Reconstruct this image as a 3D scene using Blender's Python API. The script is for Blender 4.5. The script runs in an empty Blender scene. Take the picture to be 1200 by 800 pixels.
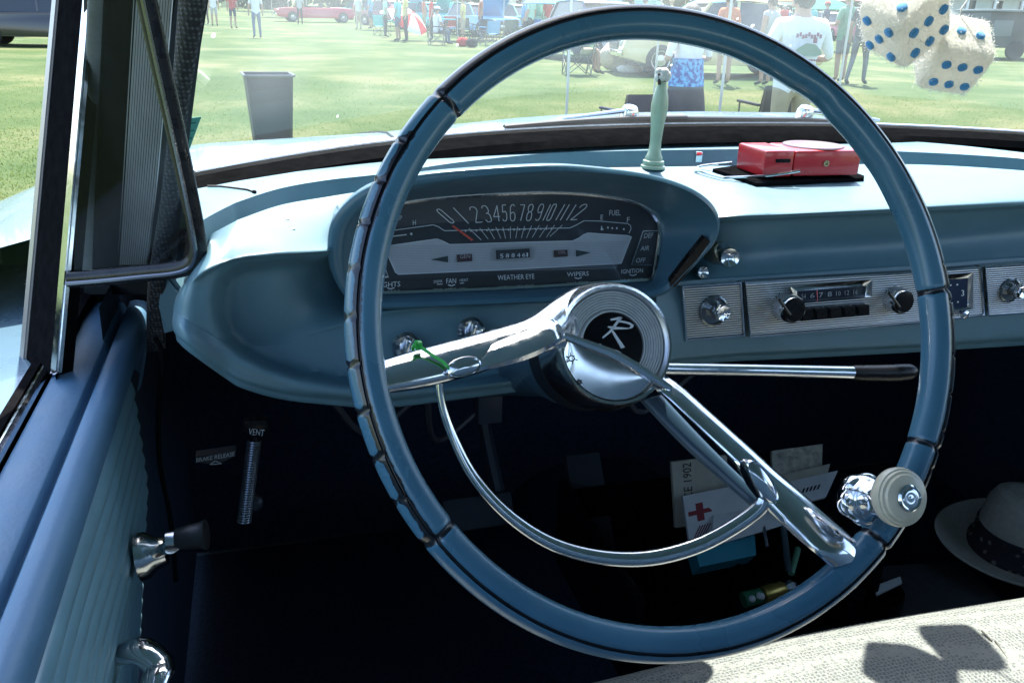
import bpy, bmesh, math, random
import numpy as np
from mathutils import Vector, Matrix
random.seed(7)
C = bpy.context.scene.collection
sc = bpy.context.scene
rad = math.radians
# ------------------------------------------------------------------ camera, world, sun, exposure
# world frame: origin under the centre of the steering wheel rim, X to the passenger side, Y to the nose of the car, Z up, ground at 0
WZ = 0.934                                   # height of the steering wheel centre
CAM = np.array([-.254, -.474, WZ + .186])
YAW, PITCH, ROLL, FPX = rad(16.6), rad(-20.9), rad(1.5), 1000.0
_F = np.array([math.sin(YAW)*math.cos(PITCH), math.cos(YAW)*math.cos(PITCH), math.sin(PITCH)])
_r = np.array([math.cos(YAW), -math.sin(YAW), 0.0]); _u = np.cross(_r, _F)
_R = math.cos(ROLL)*_r + math.sin(ROLL)*_u
_U = -math.sin(ROLL)*_r + math.cos(ROLL)*_u
cam = bpy.data.cameras.new('camera'); camo = bpy.data.objects.new('camera', cam); C.objects.link(camo)
cam.sensor_width = 36; cam.lens = 36*FPX/1200; cam.clip_start = .02; cam.clip_end = 2000
M = Matrix(((_R[0], _U[0], -_F[0], CAM[0]), (_R[1], _U[1], -_F[1], CAM[1]), (_R[2], _U[2], -_F[2], CAM[2]), (0, 0, 0, 1)))
camo.matrix_world = M; sc.camera = camo
cam.dof.use_dof = False
SUN_EL, SUN_AZ = rad(63.5), rad(18)            # azimuth measured from the car's nose towards the passenger side
w = bpy.data.worlds.new('World'); sc.world = w; w.use_nodes = True
nt = w.node_tree; bg = nt.nodes['Background']; sky = nt.nodes.new('ShaderNodeTexSky')
sky.sky_type = 'NISHITA'; sky.sun_disc = False; sky.sun_elevation = SUN_EL; sky.sun_rotation = SUN_AZ
sky.dust_density = 1.5; sky.ozone_density = 1.2
nt.links.new(sky.outputs[0], bg.inputs[0]); bg.inputs[1].default_value = .15
sl = bpy.data.lights.new('sun', 'SUN'); so = bpy.data.objects.new('sun', sl); C.objects.link(so)
sl.energy = 3.7; sl.angle = rad(.53); sl.color = (1, .965, .90)
sd = Vector((math.sin(SUN_AZ)*math.cos(SUN_EL), math.cos(SUN_AZ)*math.cos(SUN_EL), math.sin(SUN_EL)))
so.rotation_euler = sd.to_track_quat('Z', 'Y').to_euler()
sc.view_settings.view_transform = 'Standard'; sc.view_settings.look = 'None'
sc.view_settings.gamma = 1; sc.view_settings.exposure = 1.98; sc.view_settings.use_curve_mapping = False
sc.render.engine = 'CYCLES'
cy = sc.cycles; cy.use_denoising = True; cy.max_bounces = 10; cy.transparent_max_bounces = 24
cy.diffuse_bounces = 4; cy.glossy_bounces = 5; cy.transmission_bounces = 6; cy.sample_clamp_indirect = 6
cy.caustics_reflective = False; cy.caustics_refractive = False

# ------------------------------------------------------------------ layout helpers: a pixel of the photograph meets a real plane
def ray(x, y): return _F + (x-600)/FPX*_R - (y-400)/FPX*_U
def at(x, y, X=None, Y=None, Z=None):
    d = ray(x, y)
    i, v = (0, X) if X is not None else ((1, Y) if Y is not None else (2, Z))
    return CAM + (v-CAM[i])/d[i]*d
def onp(x, y, P, n):
    d = ray(x, y); return CAM + np.dot(np.array(P)-CAM, n)/np.dot(d, n)*d
def plane3(a, b, c):
    n = np.cross(b-a, c-a); n = n/np.linalg.norm(n)
    if np.dot(n, CAM-a) < 0: n = -n
    return a, n
def crv(pts, n):
    """Catmull-Rom through pts, n samples evenly spread by control index"""
    P = np.array(pts, float); m = len(P); out = []
    for t in np.linspace(0, m-1, n):
        i = min(int(t), m-2); f = t-i
        p0 = P[max(i-1, 0)]; p1 = P[i]; p2 = P[i+1]; p3 = P[min(i+2, m-1)]
        out.append(.5*((2*p1)+(-p0+p2)*f+(2*p0-5*p1+4*p2-p3)*f*f+(-p0+3*p1-3*p2+p3)*f**3))
    return np.array(out)
def proj(p):
    d = np.array(p)-CAM; z = d@_F; return 600+FPX*(d@_R)/z, 400-FPX*(d@_U)/z
def poly_dist(pg, x, y):
    """signed distance from a point to a polygon, positive inside (arrays)"""
    P = np.array(pg, float); best = np.full(x.shape, 1e9); ins = np.zeros(x.shape, bool)
    for i in range(len(P)):
        a, b = P[i], P[(i+1) % len(P)]; dx, dy = b-a; u = np.clip(((x-a[0])*dx+(y-a[1])*dy)/(dx*dx+dy*dy+1e-9), 0, 1)
        best = np.minimum(best, np.hypot(x-a[0]-u*dx, y-a[1]-u*dy)); c = ((a[1] > y) != (b[1] > y)) & (x < (b[0]-a[0])*(y-a[1])/(b[1]-a[1]+1e-9)+a[0]); ins ^= c
    return np.where(ins, best, -best)
def poly(line, x):
    xs = [p[0] for p in line]; ys = [p[1] for p in line]
    if x < xs[0]: return ys[0]+(x-xs[0])*(ys[1]-ys[0])/(xs[1]-xs[0])
    if x > xs[-1]: return ys[-1]+(x-xs[-1])*(ys[-1]-ys[-2])/(xs[-1]-xs[-2])
    return float(np.interp(x, xs, ys))
# ------------------------------------------------------------------ materials
MATS = {}
def mat(name, col, rough=.5, metal=0.0, noise=0.0, nscale=40, bump=0.0, bscale=120, spec=.5, coat=0.0, sheen=0.0, emit=None, rvar=0.0, crough=.06):
    if name in MATS: return MATS[name]
    m = bpy.data.materials.new(name); m.use_nodes = True; t = m.node_tree; b = t.nodes['Principled BSDF']
    b.inputs['Base Color'].default_value = (*col, 1); b.inputs['Roughness'].default_value = rough
    b.inputs['Metallic'].default_value = metal; b.inputs['Specular IOR Level'].default_value = spec
    b.inputs['Coat Weight'].default_value = coat; b.inputs['Coat Roughness'].default_value = crough
    b.inputs['Sheen Weight'].default_value = sheen
    tc = t.nodes.new('ShaderNodeTexCoord')
    if noise or rvar:
        n = t.nodes.new('ShaderNodeTexNoise'); n.inputs['Scale'].default_value = nscale; n.inputs['Detail'].default_value = 6
        n.inputs['Roughness'].default_value = .65
        t.links.new(tc.outputs['Object'], n.inputs['Vector'])
        r = t.nodes.new('ShaderNodeMapRange'); r.inputs[1].default_value = .3; r.inputs[2].default_value = .7
        r.inputs[3].default_value = 1-noise; r.inputs[4].default_value = 1+noise
        t.links.new(n.outputs['Fac'], r.inputs[0])
        if noise:
            mx = t.nodes.new('ShaderNodeMix'); mx.data_type = 'RGBA'; mx.blend_type = 'MULTIPLY'
            mx.inputs[0].default_value = 1; mx.inputs[6].default_value = (*col, 1)
            t.links.new(r.outputs[0], mx.inputs[7]); t.links.new(mx.outputs[2], b.inputs['Base Color'])
        if rvar:
            r2 = t.nodes.new('ShaderNodeMapRange'); r2.inputs[1].default_value = .35; r2.inputs[2].default_value = .7
            r2.inputs[3].default_value = rough; r2.inputs[4].default_value = rough+rvar
            t.links.new(n.outputs['Fac'], r2.inputs[0]); t.links.new(r2.outputs[0], b.inputs['Roughness'])
    if bump:
        n2 = t.nodes.new('ShaderNodeTexNoise'); n2.inputs['Scale'].default_value = bscale; n2.inputs['Detail'].default_value = 4
        t.links.new(tc.outputs['Object'], n2.inputs['Vector'])
        bp = t.nodes.new('ShaderNodeBump'); bp.inputs['Strength'].default_value = bump; bp.inputs['Distance'].default_value = .003
        t.links.new(n2.outputs['Fac'], bp.inputs['Height']); t.links.new(bp.outputs[0], b.inputs['Normal'])
    if emit: b.inputs['Emission Color'].default_value = (*emit, 1); b.inputs['Emission Strength'].default_value = 1
    MATS[name] = m; return m
def N(t, k, **kw):
    n = t.nodes.new(k)
    for a, v in kw.items(): setattr(n, a, v)
    return n
def math_node(t, op, a, b=None, clamp=False):
    n = N(t, 'ShaderNodeMath', operation=op); n.use_clamp = clamp
    for i, v in enumerate((a, b)):
        if v is None: continue
        if isinstance(v, (int, float)): n.inputs[i].default_value = v
        else: t.links.new(v, n.inputs[i])
    return n.outputs[0]
def glass(name, tint=(.93, .97, .95), base=.05, power=5, amp=.9, dust=.02, dustcol=(.8, .85, .8), speck=0.0, grad=False):
    if name in MATS: return MATS[name]
    m = bpy.data.materials.new(name); m.use_nodes = True; t = m.node_tree; t.nodes.clear()
    out = N(t, 'ShaderNodeOutputMaterial'); tr = N(t, 'ShaderNodeBsdfTransparent'); tr.inputs[0].default_value = (*tint, 1)
    gl = N(t, 'ShaderNodeBsdfGlossy'); gl.inputs['Roughness'].default_value = 0.0; gl.inputs[0].default_value = (1, 1, 1, 1)
    lw = N(t, 'ShaderNodeLayerWeight'); lw.inputs[0].default_value = .5
    f = math_node(t, 'POWER', lw.outputs['Facing'], power)
    f = math_node(t, 'MULTIPLY', f, amp); f = math_node(t, 'ADD', f, base, True)
    mx = N(t, 'ShaderNodeMixShader'); t.links.new(f, mx.inputs[0]); t.links.new(tr.outputs[0], mx.inputs[1]); t.links.new(gl.outputs[0], mx.inputs[2])
    last = mx.outputs[0]
    if dust:
        df = N(t, 'ShaderNodeBsdfDiffuse'); df.inputs[0].default_value = (*dustcol, 1)
        tl = N(t, 'ShaderNodeBsdfTranslucent'); tl.inputs[0].default_value = (*dustcol, 1)
        ad = N(t, 'ShaderNodeMixShader'); ad.inputs[0].default_value = .6
        t.links.new(df.outputs[0], ad.inputs[1]); t.links.new(tl.outputs[0], ad.inputs[2])
        tc = N(t, 'ShaderNodeTexCoord'); no = N(t, 'ShaderNodeTexNoise'); no.inputs['Scale'].default_value = 9; no.inputs['Detail'].default_value = 8
        t.links.new(tc.outputs['Object'], no.inputs['Vector'])
        mr = N(t, 'ShaderNodeMapRange'); mr.inputs[1].default_value = .3; mr.inputs[2].default_value = .75; mr.inputs[3].default_value = dust*.4; mr.inputs[4].default_value = dust*1.5
        t.links.new(no.outputs['Fac'], mr.inputs[0]); fac = mr.outputs[0]
        if grad:                       # dust layer thickened high on the driver's side to paint in the glare veil
            sp_ = N(t, 'ShaderNodeSeparateXYZ'); t.links.new(tc.outputs['Object'], sp_.inputs[0])
            gz = math_node(t, 'MULTIPLY', math_node(t, 'SUBTRACT', sp_.outputs[2], 1.015), 9.0, True)
            gx = math_node(t, 'SUBTRACT', 1.0, math_node(t, 'MULTIPLY', math_node(t, 'ADD', sp_.outputs[0], .05), 1.5, True), True)
            gf = math_node(t, 'ADD', math_node(t, 'MULTIPLY', gz, math_node(t, 'ADD', math_node(t, 'MULTIPLY', gx, 1.3), .35)), .35); fac = math_node(t, 'MULTIPLY', fac, gf)
        if speck:
            vo = N(t, 'ShaderNodeTexVoronoi'); vo.inputs['Scale'].default_value = 46; vo.inputs['Randomness'].default_value = 1
            t.links.new(tc.outputs['Object'], vo.inputs['Vector'])
            sx = N(t, 'ShaderNodeSeparateColor'); t.links.new(vo.outputs['Color'], sx.inputs[0])
            lim = math_node(t, 'MULTIPLY', math_node(t, 'SUBTRACT', sx.outputs[0], .62, True), .32)
            sp = math_node(t, 'LESS_THAN', vo.outputs['Distance'], lim)
            fac = math_node(t, 'ADD', fac, math_node(t, 'MULTIPLY', sp, speck), True)
        m2 = N(t, 'ShaderNodeMixShader'); t.links.new(fac, m2.inputs[0]); t.links.new(last, m2.inputs[1]); t.links.new(ad.outputs[0], m2.inputs[2]); last = m2.outputs[0]
    t.links.new(last, out.inputs[0]); MATS[name] = m; return m
# ------------------------------------------------------------------ mesh helpers
def obj(name, bm, m, _p=None, smooth=True, ang=40):
    me = bpy.data.meshes.new(name)
    bmesh.ops.recalc_face_normals(bm, faces=bm.faces[:])
    if smooth:
        for f in bm.faces: f.smooth = True
        lim = rad(ang)
        for e in bm.edges:
            if len(e.link_faces) == 2 and e.calc_face_angle(0) > lim: e.smooth = False
    bm.to_mesh(me); bm.free()
    for x in (m if isinstance(m, (list, tuple)) else [m]): me.materials.append(x)
    o = bpy.data.objects.new(name, me); C.objects.link(o)
    return o
def chain(p):
    v = Vector((0, 0, 0))
    while p is not None: v += Vector(p.location); p = p.parent
    return v
def part(name, bm, m, parent, **k):
    """a part whose mesh was laid out in world coordinates"""
    d = chain(parent); bmesh.ops.translate(bm, verts=bm.verts[:], vec=-d)
    o = obj(name, bm, m, **k); o.parent = parent; return o
def solo(name, bm, m, label, cat, group=None, **k):
    """a one-mesh thing laid out in world coordinates; its origin goes to its base"""
    co = np.array([v.co[:] for v in bm.verts]); lo, hi = co.min(0), co.max(0)
    d = Vector(((lo[0]+hi[0])/2, (lo[1]+hi[1])/2, lo[2])); bmesh.ops.translate(bm, verts=bm.verts[:], vec=-d)
    o = obj(name, bm, m, **k); o.location = d; return tag(o, label, cat, group)
def tag(o, label, cat=None, group=None, kind=None):
    if label: o['label'] = label
    if cat: o['category'] = cat
    if group: o['group'] = group
    if kind: o['kind'] = kind
    return o
def thing(name, label, cat, loc=(0, 0, 0), rz=0, group=None):
    o = bpy.data.objects.new(name, None); C.objects.link(o); o.empty_display_size = .1
    o.location = loc; o.rotation_euler = (0, 0, rz); return tag(o, label, cat, group)
def kid(name, bm, m, parent, **k):
    """a part built in the parent's own coordinates"""
    o = obj(name, bm, m, **k); o.parent = parent; return o
def B(): return bmesh.new()
def V(p): return Vector((float(p[0]), float(p[1]), float(p[2])))
def quads(bm, grid, close_u=False, close_v=False, mi=0):
    vs = [[bm.verts.new(V(p)) for p in row] for row in grid]
    nu, nv = len(vs), len(vs[0]); fs = []
    for i in range(nu if close_u else nu-1):
        for j in range(nv if close_v else nv-1):
            q = [vs[i][j], vs[(i+1) % nu][j], vs[(i+1) % nu][(j+1) % nv], vs[i][(j+1) % nv]]
            try: f = bm.faces.new(q); f.material_index = mi; fs.append(f)
            except ValueError: pass
    return vs, fs
def cap(bm, ring, mi=0):
    try: f = bm.faces.new(ring); f.material_index = mi
    except ValueError: pass
def frame_for(d, up=None):
    d = np.array(d, float); d = d/np.linalg.norm(d)
    u = np.array(up if up is not None else (0, 0, 1.0), float)
    if abs(np.dot(u, d)) > .95: u = np.array((1.0, 0, 0))
    a = np.cross(u, d); a /= np.linalg.norm(a); b = np.cross(d, a); return a, b
def tube(bm, pts, r, seg=8, caps=True, flat=1.0, up=None, mi=0, closed=False):
    P = [np.array(p, float) for p in pts]; n = len(P)
    rs = r if isinstance(r, (list, tuple, np.ndarray)) else [r]*n
    rings = []
    for i in range(n):
        if closed: d = P[(i+1) % n]-P[i-1]
        else: d = P[min(i+1, n-1)]-P[max(i-1, 0)]
        a, b = frame_for(d, up)
        rings.append([P[i]+rs[i]*(math.cos(t)*a+flat*math.sin(t)*b) for t in np.arange(seg)*2*math.pi/seg])
    vs, _ = quads(bm, rings, close_u=closed, close_v=True, mi=mi)
    if caps and not closed: cap(bm, vs[0], mi); cap(bm, vs[-1], mi)
    return vs
def lathe(bm, prof, O, ax, seg=24, up=None, mi=0, c0=True, c1=True):
    """prof = [(r,h)...] about the axis ax at O"""
    ax = np.array(ax, float); ax /= np.linalg.norm(ax); a, b = frame_for(ax, up); O = np.array(O, float)
    rings = [[O+ax*h+max(r, 1e-5)*(math.cos(t)*a+math.sin(t)*b) for t in np.arange(seg)*2*math.pi/seg] for r, h in prof]
    vs, _ = quads(bm, rings, close_v=True, mi=mi)
    if c0: cap(bm, vs[0], mi)
    if c1: cap(bm, vs[-1], mi)
def box(bm, c, s, rz=0, bev=0.0, mi=0, R=None):
    r = bmesh.ops.create_cube(bm, size=1); vs = r['verts']
    Rm = R if R is not None else Matrix.Rotation(rz, 4, 'Z')
    mt = Matrix.Translation(V(c)) @ Rm.to_4x4() @ Matrix.Diagonal((s[0], s[1], s[2], 1))
    bmesh.ops.transform(bm, matrix=mt, verts=vs)
    fs = {f for v in vs for f in v.link_faces}
    for f in fs: f.material_index = mi
    if bev:
        es = list({e for v in vs for e in v.link_edges})
        bmesh.ops.bevel(bm, geom=es, offset=bev, segments=2, affect='EDGES', profile=.6)
def prism(bm, pts, n, th, bev=0.0, mi=0):
    """polygon pts extruded by th against n (front face at pts)"""
    n = np.array(n, float); f = [bm.verts.new(V(p)) for p in pts]; k = [bm.verts.new(V(np.array(p)-n*th)) for p in pts]
    fs = [bm.faces.new(f), bm.faces.new(k[::-1])]
    for i in range(len(f)): fs.append(bm.faces.new((f[i], k[i], k[(i+1) % len(f)], f[(i+1) % len(f)])))
    for x in fs: x.material_index = mi
    if bev:
        es = [e for e in fs[0].edges]
        bmesh.ops.bevel(bm, geom=es, offset=bev, segments=2, affect='EDGES')
def sphere(bm, c, r, u=12, v=8, R=None, mi=0):
    s = r if isinstance(r, (tuple, list)) else (r, r, r)
    q = bmesh.ops.create_uvsphere(bm, u_segments=u, v_segments=v, radius=1)
    mt = Matrix.Translation(V(c)) @ (R.to_4x4() if R else Matrix.Identity(4)) @ Matrix.Diagonal((*s, 1))
    bmesh.ops.transform(bm, matrix=mt, verts=q['verts'])
    for f in {f for x in q['verts'] for f in x.link_faces}: f.material_index = mi
_TXT = {}
def text_into(bm, s, bl, br, tl, lift=None, mi=0, dn=.0):
    """lettering s laid so that its box meets three points in space"""
    if s not in _TXT:
        cu = bpy.data.curves.new('lettering', 'FONT'); cu.body = s; cu.resolution_u = 2
        o = bpy.data.objects.new('lettering', cu); C.objects.link(o)
        dg = bpy.context.evaluated_depsgraph_get(); me = bpy.data.meshes.new_from_object(o.evaluated_get(dg))
        co = np.array([v.co[:2] for v in me.vertices]); fc = [tuple(p.vertices) for p in me.polygons]
        bpy.data.objects.remove(o); bpy.data.curves.remove(cu); bpy.data.meshes.remove(me)
        mn = co.min(0); mxx = co.max(0); _TXT[s] = ((co-mn)/np.maximum(mxx-mn, 1e-6), fc)
    co, fc = _TXT[s]; bl, br, tl = (np.array(q, float) for q in (bl, br, tl))
    vs = [bm.verts.new(V(bl+(br-bl)*u+(tl-bl)*v)) for u, v in co]
    for f in fc:
        try: g = bm.faces.new([vs[i] for i in f]); g.material_index = mi
        except ValueError: pass
def line_into(bm, pts, wd, n, mi=0):
    """a flat painted line of width wd along pts on a plane with normal n"""
    P = [np.array(p, float) for p in pts]
    for i in range(len(P)-1):
        d = P[i+1]-P[i]; s = np.cross(n, d); s = s/np.linalg.norm(s)*wd/2
        f = bm.faces.new([bm.verts.new(V(q)) for q in (P[i]-s, P[i+1]-s, P[i+1]+s, P[i]+s)]); f.material_index = mi
# ------------------------------------------------------------------ palette
BLUE = mat('blue_enamel', (.086, .182, .228), .42, noise=.07, nscale=30, bump=.05, bscale=260, rvar=.12, coat=.4, crough=.5)
BLUED = mat('blue_vinyl', (.085, .19, .30), .42, noise=.10, nscale=22, bump=.12, bscale=300, rvar=.15)
BODY = mat('light_blue_body_paint', (.10, .175, .23), .22, noise=.05, nscale=9, coat=.5, rvar=.1)
CHROME = mat('chrome', (.72, .73, .75), .07, 1.0, rvar=.14, nscale=120)
CHROMEW = mat('worn_chrome', (.68, .69, .71), .10, 1.0, noise=.05, nscale=300, rvar=.16, bump=.02, bscale=500)
BLACK = mat('black_plastic', (.006, .006, .007), .24, rvar=.12, nscale=60, spec=.22)
RUBBER = mat('black_rubber', (.008, .008, .009), .7, noise=.3, nscale=90, bump=.03, bscale=200, spec=.0)
CARPET = mat('dark_blue_carpet', (.040, .055, .090), .95, noise=.35, nscale=160, bump=.5, bscale=500, spec=.1)
SUN_PATCH = mat('sun_patch_grey', (.06, .062, .065), .85, noise=.2, nscale=120, bump=.3, bscale=400)
CREAM = mat('headliner', (.17, .26, .36), .85)
CLEAR = glass('window_glass', dust=.012)
SHIELD = glass('windshield_glass', tint=(.94, .975, .96), base=.065, dust=.085, grad=True, dustcol=(.86, .9, .86), speck=.45)
LENS = glass('gauge_lens', tint=(.9, .92, .95), base=.045, dust=.012)
car = thing('vintage_car', 'light blue vintage car whose dashboard, big blue steering wheel and door fill the photo', 'car')
W = np.array([0, 0, WZ]); TAU = rad(25.5)
E1 = np.array([1.0, 0, 0]); E2 = np.array([0, math.sin(TAU), math.cos(TAU)]); NW = np.array([0, -math.cos(TAU), math.sin(TAU)])
def wp(x, y, h): return onp(x, y, W+NW*h, NW)          # pixel meets the plane h in front of the wheel's plane
# ------------------------------------------------------------------ steering wheel
def rim_mat():
    m = bpy.data.materials.new('wheel_plastic'); m.use_nodes = True; t = m.node_tree; b = t.nodes['Principled BSDF']
    at_ = N(t, 'ShaderNodeAttribute'); at_.attribute_name = 'wear'
    tc = N(t, 'ShaderNodeTexCoord'); n = N(t, 'ShaderNodeTexNoise'); n.inputs['Scale'].default_value = 95; n.inputs['Detail'].default_value = 7; n.inputs['Roughness'].default_value = .7
    t.links.new(tc.outputs['Object'], n.inputs['Vector'])
    v = math_node(t, 'ADD', at_.outputs['Fac'], math_node(t, 'MULTIPLY', math_node(t, 'SUBTRACT', n.outputs['Fac'], .5), .8))
    k = math_node(t, 'GREATER_THAN', v, .52)
    n2 = N(t, 'ShaderNodeTexNoise'); n2.inputs['Scale'].default_value = 18; n2.inputs['Detail'].default_value = 5
    t.links.new(tc.outputs['Object'], n2.inputs['Vector'])
    cr = N(t, 'ShaderNodeValToRGB'); cr.color_ramp.elements[0].position = .3; cr.color_ramp.elements[1].position = .72
    cr.color_ramp.elements[0].color = (.044, .132, .200, 1); cr.color_ramp.elements[1].color = (.066, .172, .252, 1)
    t.links.new(n2.outputs['Fac'], cr.inputs[0])
    mx = N(t, 'ShaderNodeMix', data_type='RGBA'); t.links.new(k, mx.inputs[0]); t.links.new(cr.outputs[0], mx.inputs[6]); mx.inputs[7].default_value = (.006, .007, .012, 1)
    t.links.new(mx.outputs[2], b.inputs['Base Color'])
    b.inputs['Roughness'].default_value = .27; b.inputs['Coat Weight'].default_value = .3; b.inputs['Coat Roughness'].default_value = .12
    rr = math_node(t, 'ADD', math_node(t, 'MULTIPLY', n2.outputs['Fac'], .3), .14); t.links.new(rr, b.inputs['Roughness'])
    return m
RIMM = rim_mat()
PROF = [(-.0135, -.001), (-.0128, .0045), (-.0108, .0082), (-.006, .0106), (-.0005, .0114), (.0030, .0112), (.0038, .0090), (.0050, .0090), (.0058, .0108), (.0085, .0094), (.0112, .0064), (.0132, .0015), (.0130, -.004), (.0105, -.0085), (.005, -.011), (-.002, -.0112), (-.008, -.0098), (-.012, -.006)]
PROF = [(u*.84+.0004, v*.92) for u, v in PROF]
RC = .2033
def gripped(a):
    d = math.degrees(a) % 360
    return (142 < d < 214) or (d > 318 or d < 8)
NT = 720; bm = B(); wear = []
CRACKS = [134, 213.5, 309, 2.5, 331]
rows = []
for i in range(NT):
    a = 2*math.pi*i/NT; d = math.degrees(a); er = math.cos(a)*E1+math.sin(a)*E2; ring = []
    seg = (d % 360)/7.6; fr = abs((seg % 1)-.5)*2            # 1 at a notch
    notch = max(0, (fr-.90)/.10) if gripped(a) else 0; bord = max(0, (fr-.70)/.30) if gripped(a) else 0
    crack = max(0, 1-min(abs((d-c+180) % 360-180) for c in CRACKS)/.8)
    scal = .0022*max(0, math.sin(rad(d*16)))*max(0, 1-abs((d-48))/26)
    for j, (u, v) in enumerate(PROF):
        du = dv = 0; wv = 0
        if u > .004: du -= .0012*notch; dv -= .0010*notch*(1 if v > 0 else 0)
        if u < -.0035: du += scal
        du -= .0010*crack*(1 if u > 0 else -1); dv -= .0016*crack*(1 if v > 0 else 0)
        if j in (2, 3, 4): wv = .21
        if j in (6, 7): wv = 1.3
        elif j in (5, 8): wv = .36 if not gripped(a) else .55
        if gripped(a) and u > .0035 and v > -.005: wv = max(wv, 1.0*notch+.1, {8: .95, 9: .42, 10: .22, 11: .40, 12: .62}.get(j, .12)+.45*bord)
        if 28 < d < 134 and u > .0048 and v > -.004: wv = max(wv, .75 if d > 52 else .66)
        if 270 < d < 318 and u > .0090: wv = max(wv, .30)
        wv = max(wv, 1.1*min(1, crack*1.5))
        if 284 < d < 312 and -.006 < u < .004 and v > 0: wv = max(wv, .28)
        ring.append(W+er*(RC+u+du)+NW*(v+dv)); wear.append(wv)
    rows.append(ring)
quads(bm, rows, close_u=True, close_v=True)
wheel = part('steering_wheel', bm, RIMM, car, ang=80)
tag(wheel, 'large dark blue plastic steering wheel rim with worn black finger grips')
ca = wheel.data.attributes.new('wear', 'FLOAT', 'POINT')
ca.data.foreach_set('value', np.array(wear, dtype=np.float32))
def wpart(name, bm, m, **k): return part(name, bm, m, wheel, **k)
def band(bm, st, seg=12, n=24, mi=0, tw=0.0):
    """loft between pixel edges A and B lying h in front of the wheel plane with swelling b"""
    S = crv([(a[0], a[1], c[0], c[1], h, q) for a, c, h, q in st], n); rings = []
    for s in S:
        A, Bq = wp(s[0], s[1], s[4]-tw), wp(s[2], s[3], s[4]+tw); m_ = (A+Bq)/2; hx = (A-Bq)/2
        rings.append([m_+hx*math.cos(t)+NW*s[5]*(math.sin(t) if math.sin(t) > 0 else .8*math.sin(t)) for t in np.arange(seg)*2*math.pi/seg])
    vs, _ = quads(bm, rings, close_v=True, mi=mi); cap(bm, vs[0], mi); cap(bm, vs[-1], mi)
bm = B()
band(bm, [((441, 424), (446, 462), -.002, .008), ((482, 411), (497, 454), -.010, .009), ((523, 400), (545, 442), -.018, .009), ((575, 386), (598, 425), -.028, .009), ((618, 372), (645, 411), -.036, .010), ((650, 350), (660, 409), -.052, .012), ((676, 336), (676, 412), -.066, .012), ((705, 332), (700, 420), -.078, .010)], seg=16, n=32, tw=.005)
wpart('spoke', bm, CHROME)
bm = B()
band(bm, [((556, 408), (562, 434), -.0165, .0035), ((575, 399), (590, 429), -.018, .0055), ((610, 385), (628, 417), -.025, .0065), ((640, 372), (653, 402), -.034, .008), ((656, 370), (660, 398), -.050, .006)], seg=8, tw=.006)
wpart('spoke_cover', bm, CHROME)
bm = B()
band(bm, [((772, 438), (760, 453), -.058, .004), ((790, 446), (774, 461), -.047, .0055), ((838, 488), (821, 505), -.035, .006), ((882, 527), (862, 545), -.026, .007), ((906, 549), (878, 572), -.020, .009), ((936, 574), (905, 603), -.013, .009), ((970, 604), (934, 630), -.006, .009), ((1000, 630), (958, 650), .000, .009), ((1016, 644), (974, 664), .001, .007)], seg=16, n=32, tw=.004)
wpart('spoke', bm, CHROME)
bm = B()
band(bm, [((775, 462), (750, 470), -.066, .006), ((822, 512), (800, 522), -.054, .006), ((860, 550), (842, 560), -.045, .006), ((905, 592), (886, 598), -.034, .006)], seg=10)
wpart('spoke_backing', bm, mat('navy_enamel', (.022, .050, .078), .3, coat=.3, rvar=.1))
# horn ring
bm = B()
hp = [(541, 436, -.012), (517, 440, -.014), (517, 470, -.018), (531, 512, -.022), (556, 560, -.024), (596, 604, -.024), (645, 636, -.024), (700, 652, -.024), (757, 654, -.024), (812, 641, -.022), (858, 618, -.018), (892, 592, -.013), (899, 568, -.010)]
P = crv(hp, 70); pts = [wp(q[0], q[1], q[2]) for q in P]
rr = [.0022+.0033*min(1, max(0, (i-8)/40)) for i in range(70)]
tube(bm, pts, rr, seg=12, flat=.8, up=NW)
wpart('horn_ring', bm, CHROME)
for cx, cy, a, b, an, h in ((543, 430, 22, 12, -16, -.003), (893, 564, 30, 11, 57, -.004)):
    bm = B(); c = wp(cx, cy, h); an = rad(an)
    da = wp(cx+math.cos(an)*a, cy+math.sin(an)*a, h)-c; db = wp(cx-math.sin(an)*b, cy+math.cos(an)*b, h)-c
    rings = []
    for k, hh in ((1.0, -.008), (1.0, .0), (.93, .0018), (.88, .0008), (.5, .0026), (.02, .0032)):
        rings.append([c+k*(da*math.cos(t)+db*math.sin(t))+NW*hh for t in np.arange(28)*2*math.pi/28])
    vs, _ = quads(bm, rings, close_v=True); cap(bm, vs[-1])
    wpart('horn_button', bm, CHROME)
# hub
HC = wp(722, 403, -.044); HR = .0385
bm = B()
HS = 1.12
lathe(bm, [(r_*HS, h_) for r_, h_ in [(.034, -.040), (.041, -.036), (.0415, -.026), (.0398, -.010), (.0385, -.002), (.0372, .0012), (.0358, .0008), (.0348, -.002), (.0343, -.006)]], HC, NW, seg=64, c0=True, c1=False)
wpart('hub', bm, CHROMEW)
bm = B(); pr = [(.0343, -.006)]
for k in range(7):
    r0 = .0336-k*.0016; pr += [(r0, -.0042-k*.0004), (r0-.0011, -.0042-k*.0004), (r0-.0013, -.0056-k*.0004)]
pr += [(.0222, -.0068), (.0215, -.0045), (.0206, -.0045), (.0203, -.0075), (.001, -.0075)]
lathe(bm, [(r_*HS, h_) for r_, h_ in pr], HC, NW, seg=64, c0=False, c1=False)
wpart('hub_ring', bm, mat('ridged_silver', (.70, .71, .72), .36, .8, noise=.08, nscale=200))
bm = B(); mc = HC+E2*.0015
lathe(bm, [(.0203*HS, -.0070), (.0196*HS, -.0058), (.012*HS, -.0050), (.001, -.0047)], HC, NW, seg=48, c0=False)
wpart('hub_medallion', bm, mat('black_gloss', (.005, .005, .007), .2, spec=.25))
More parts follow.
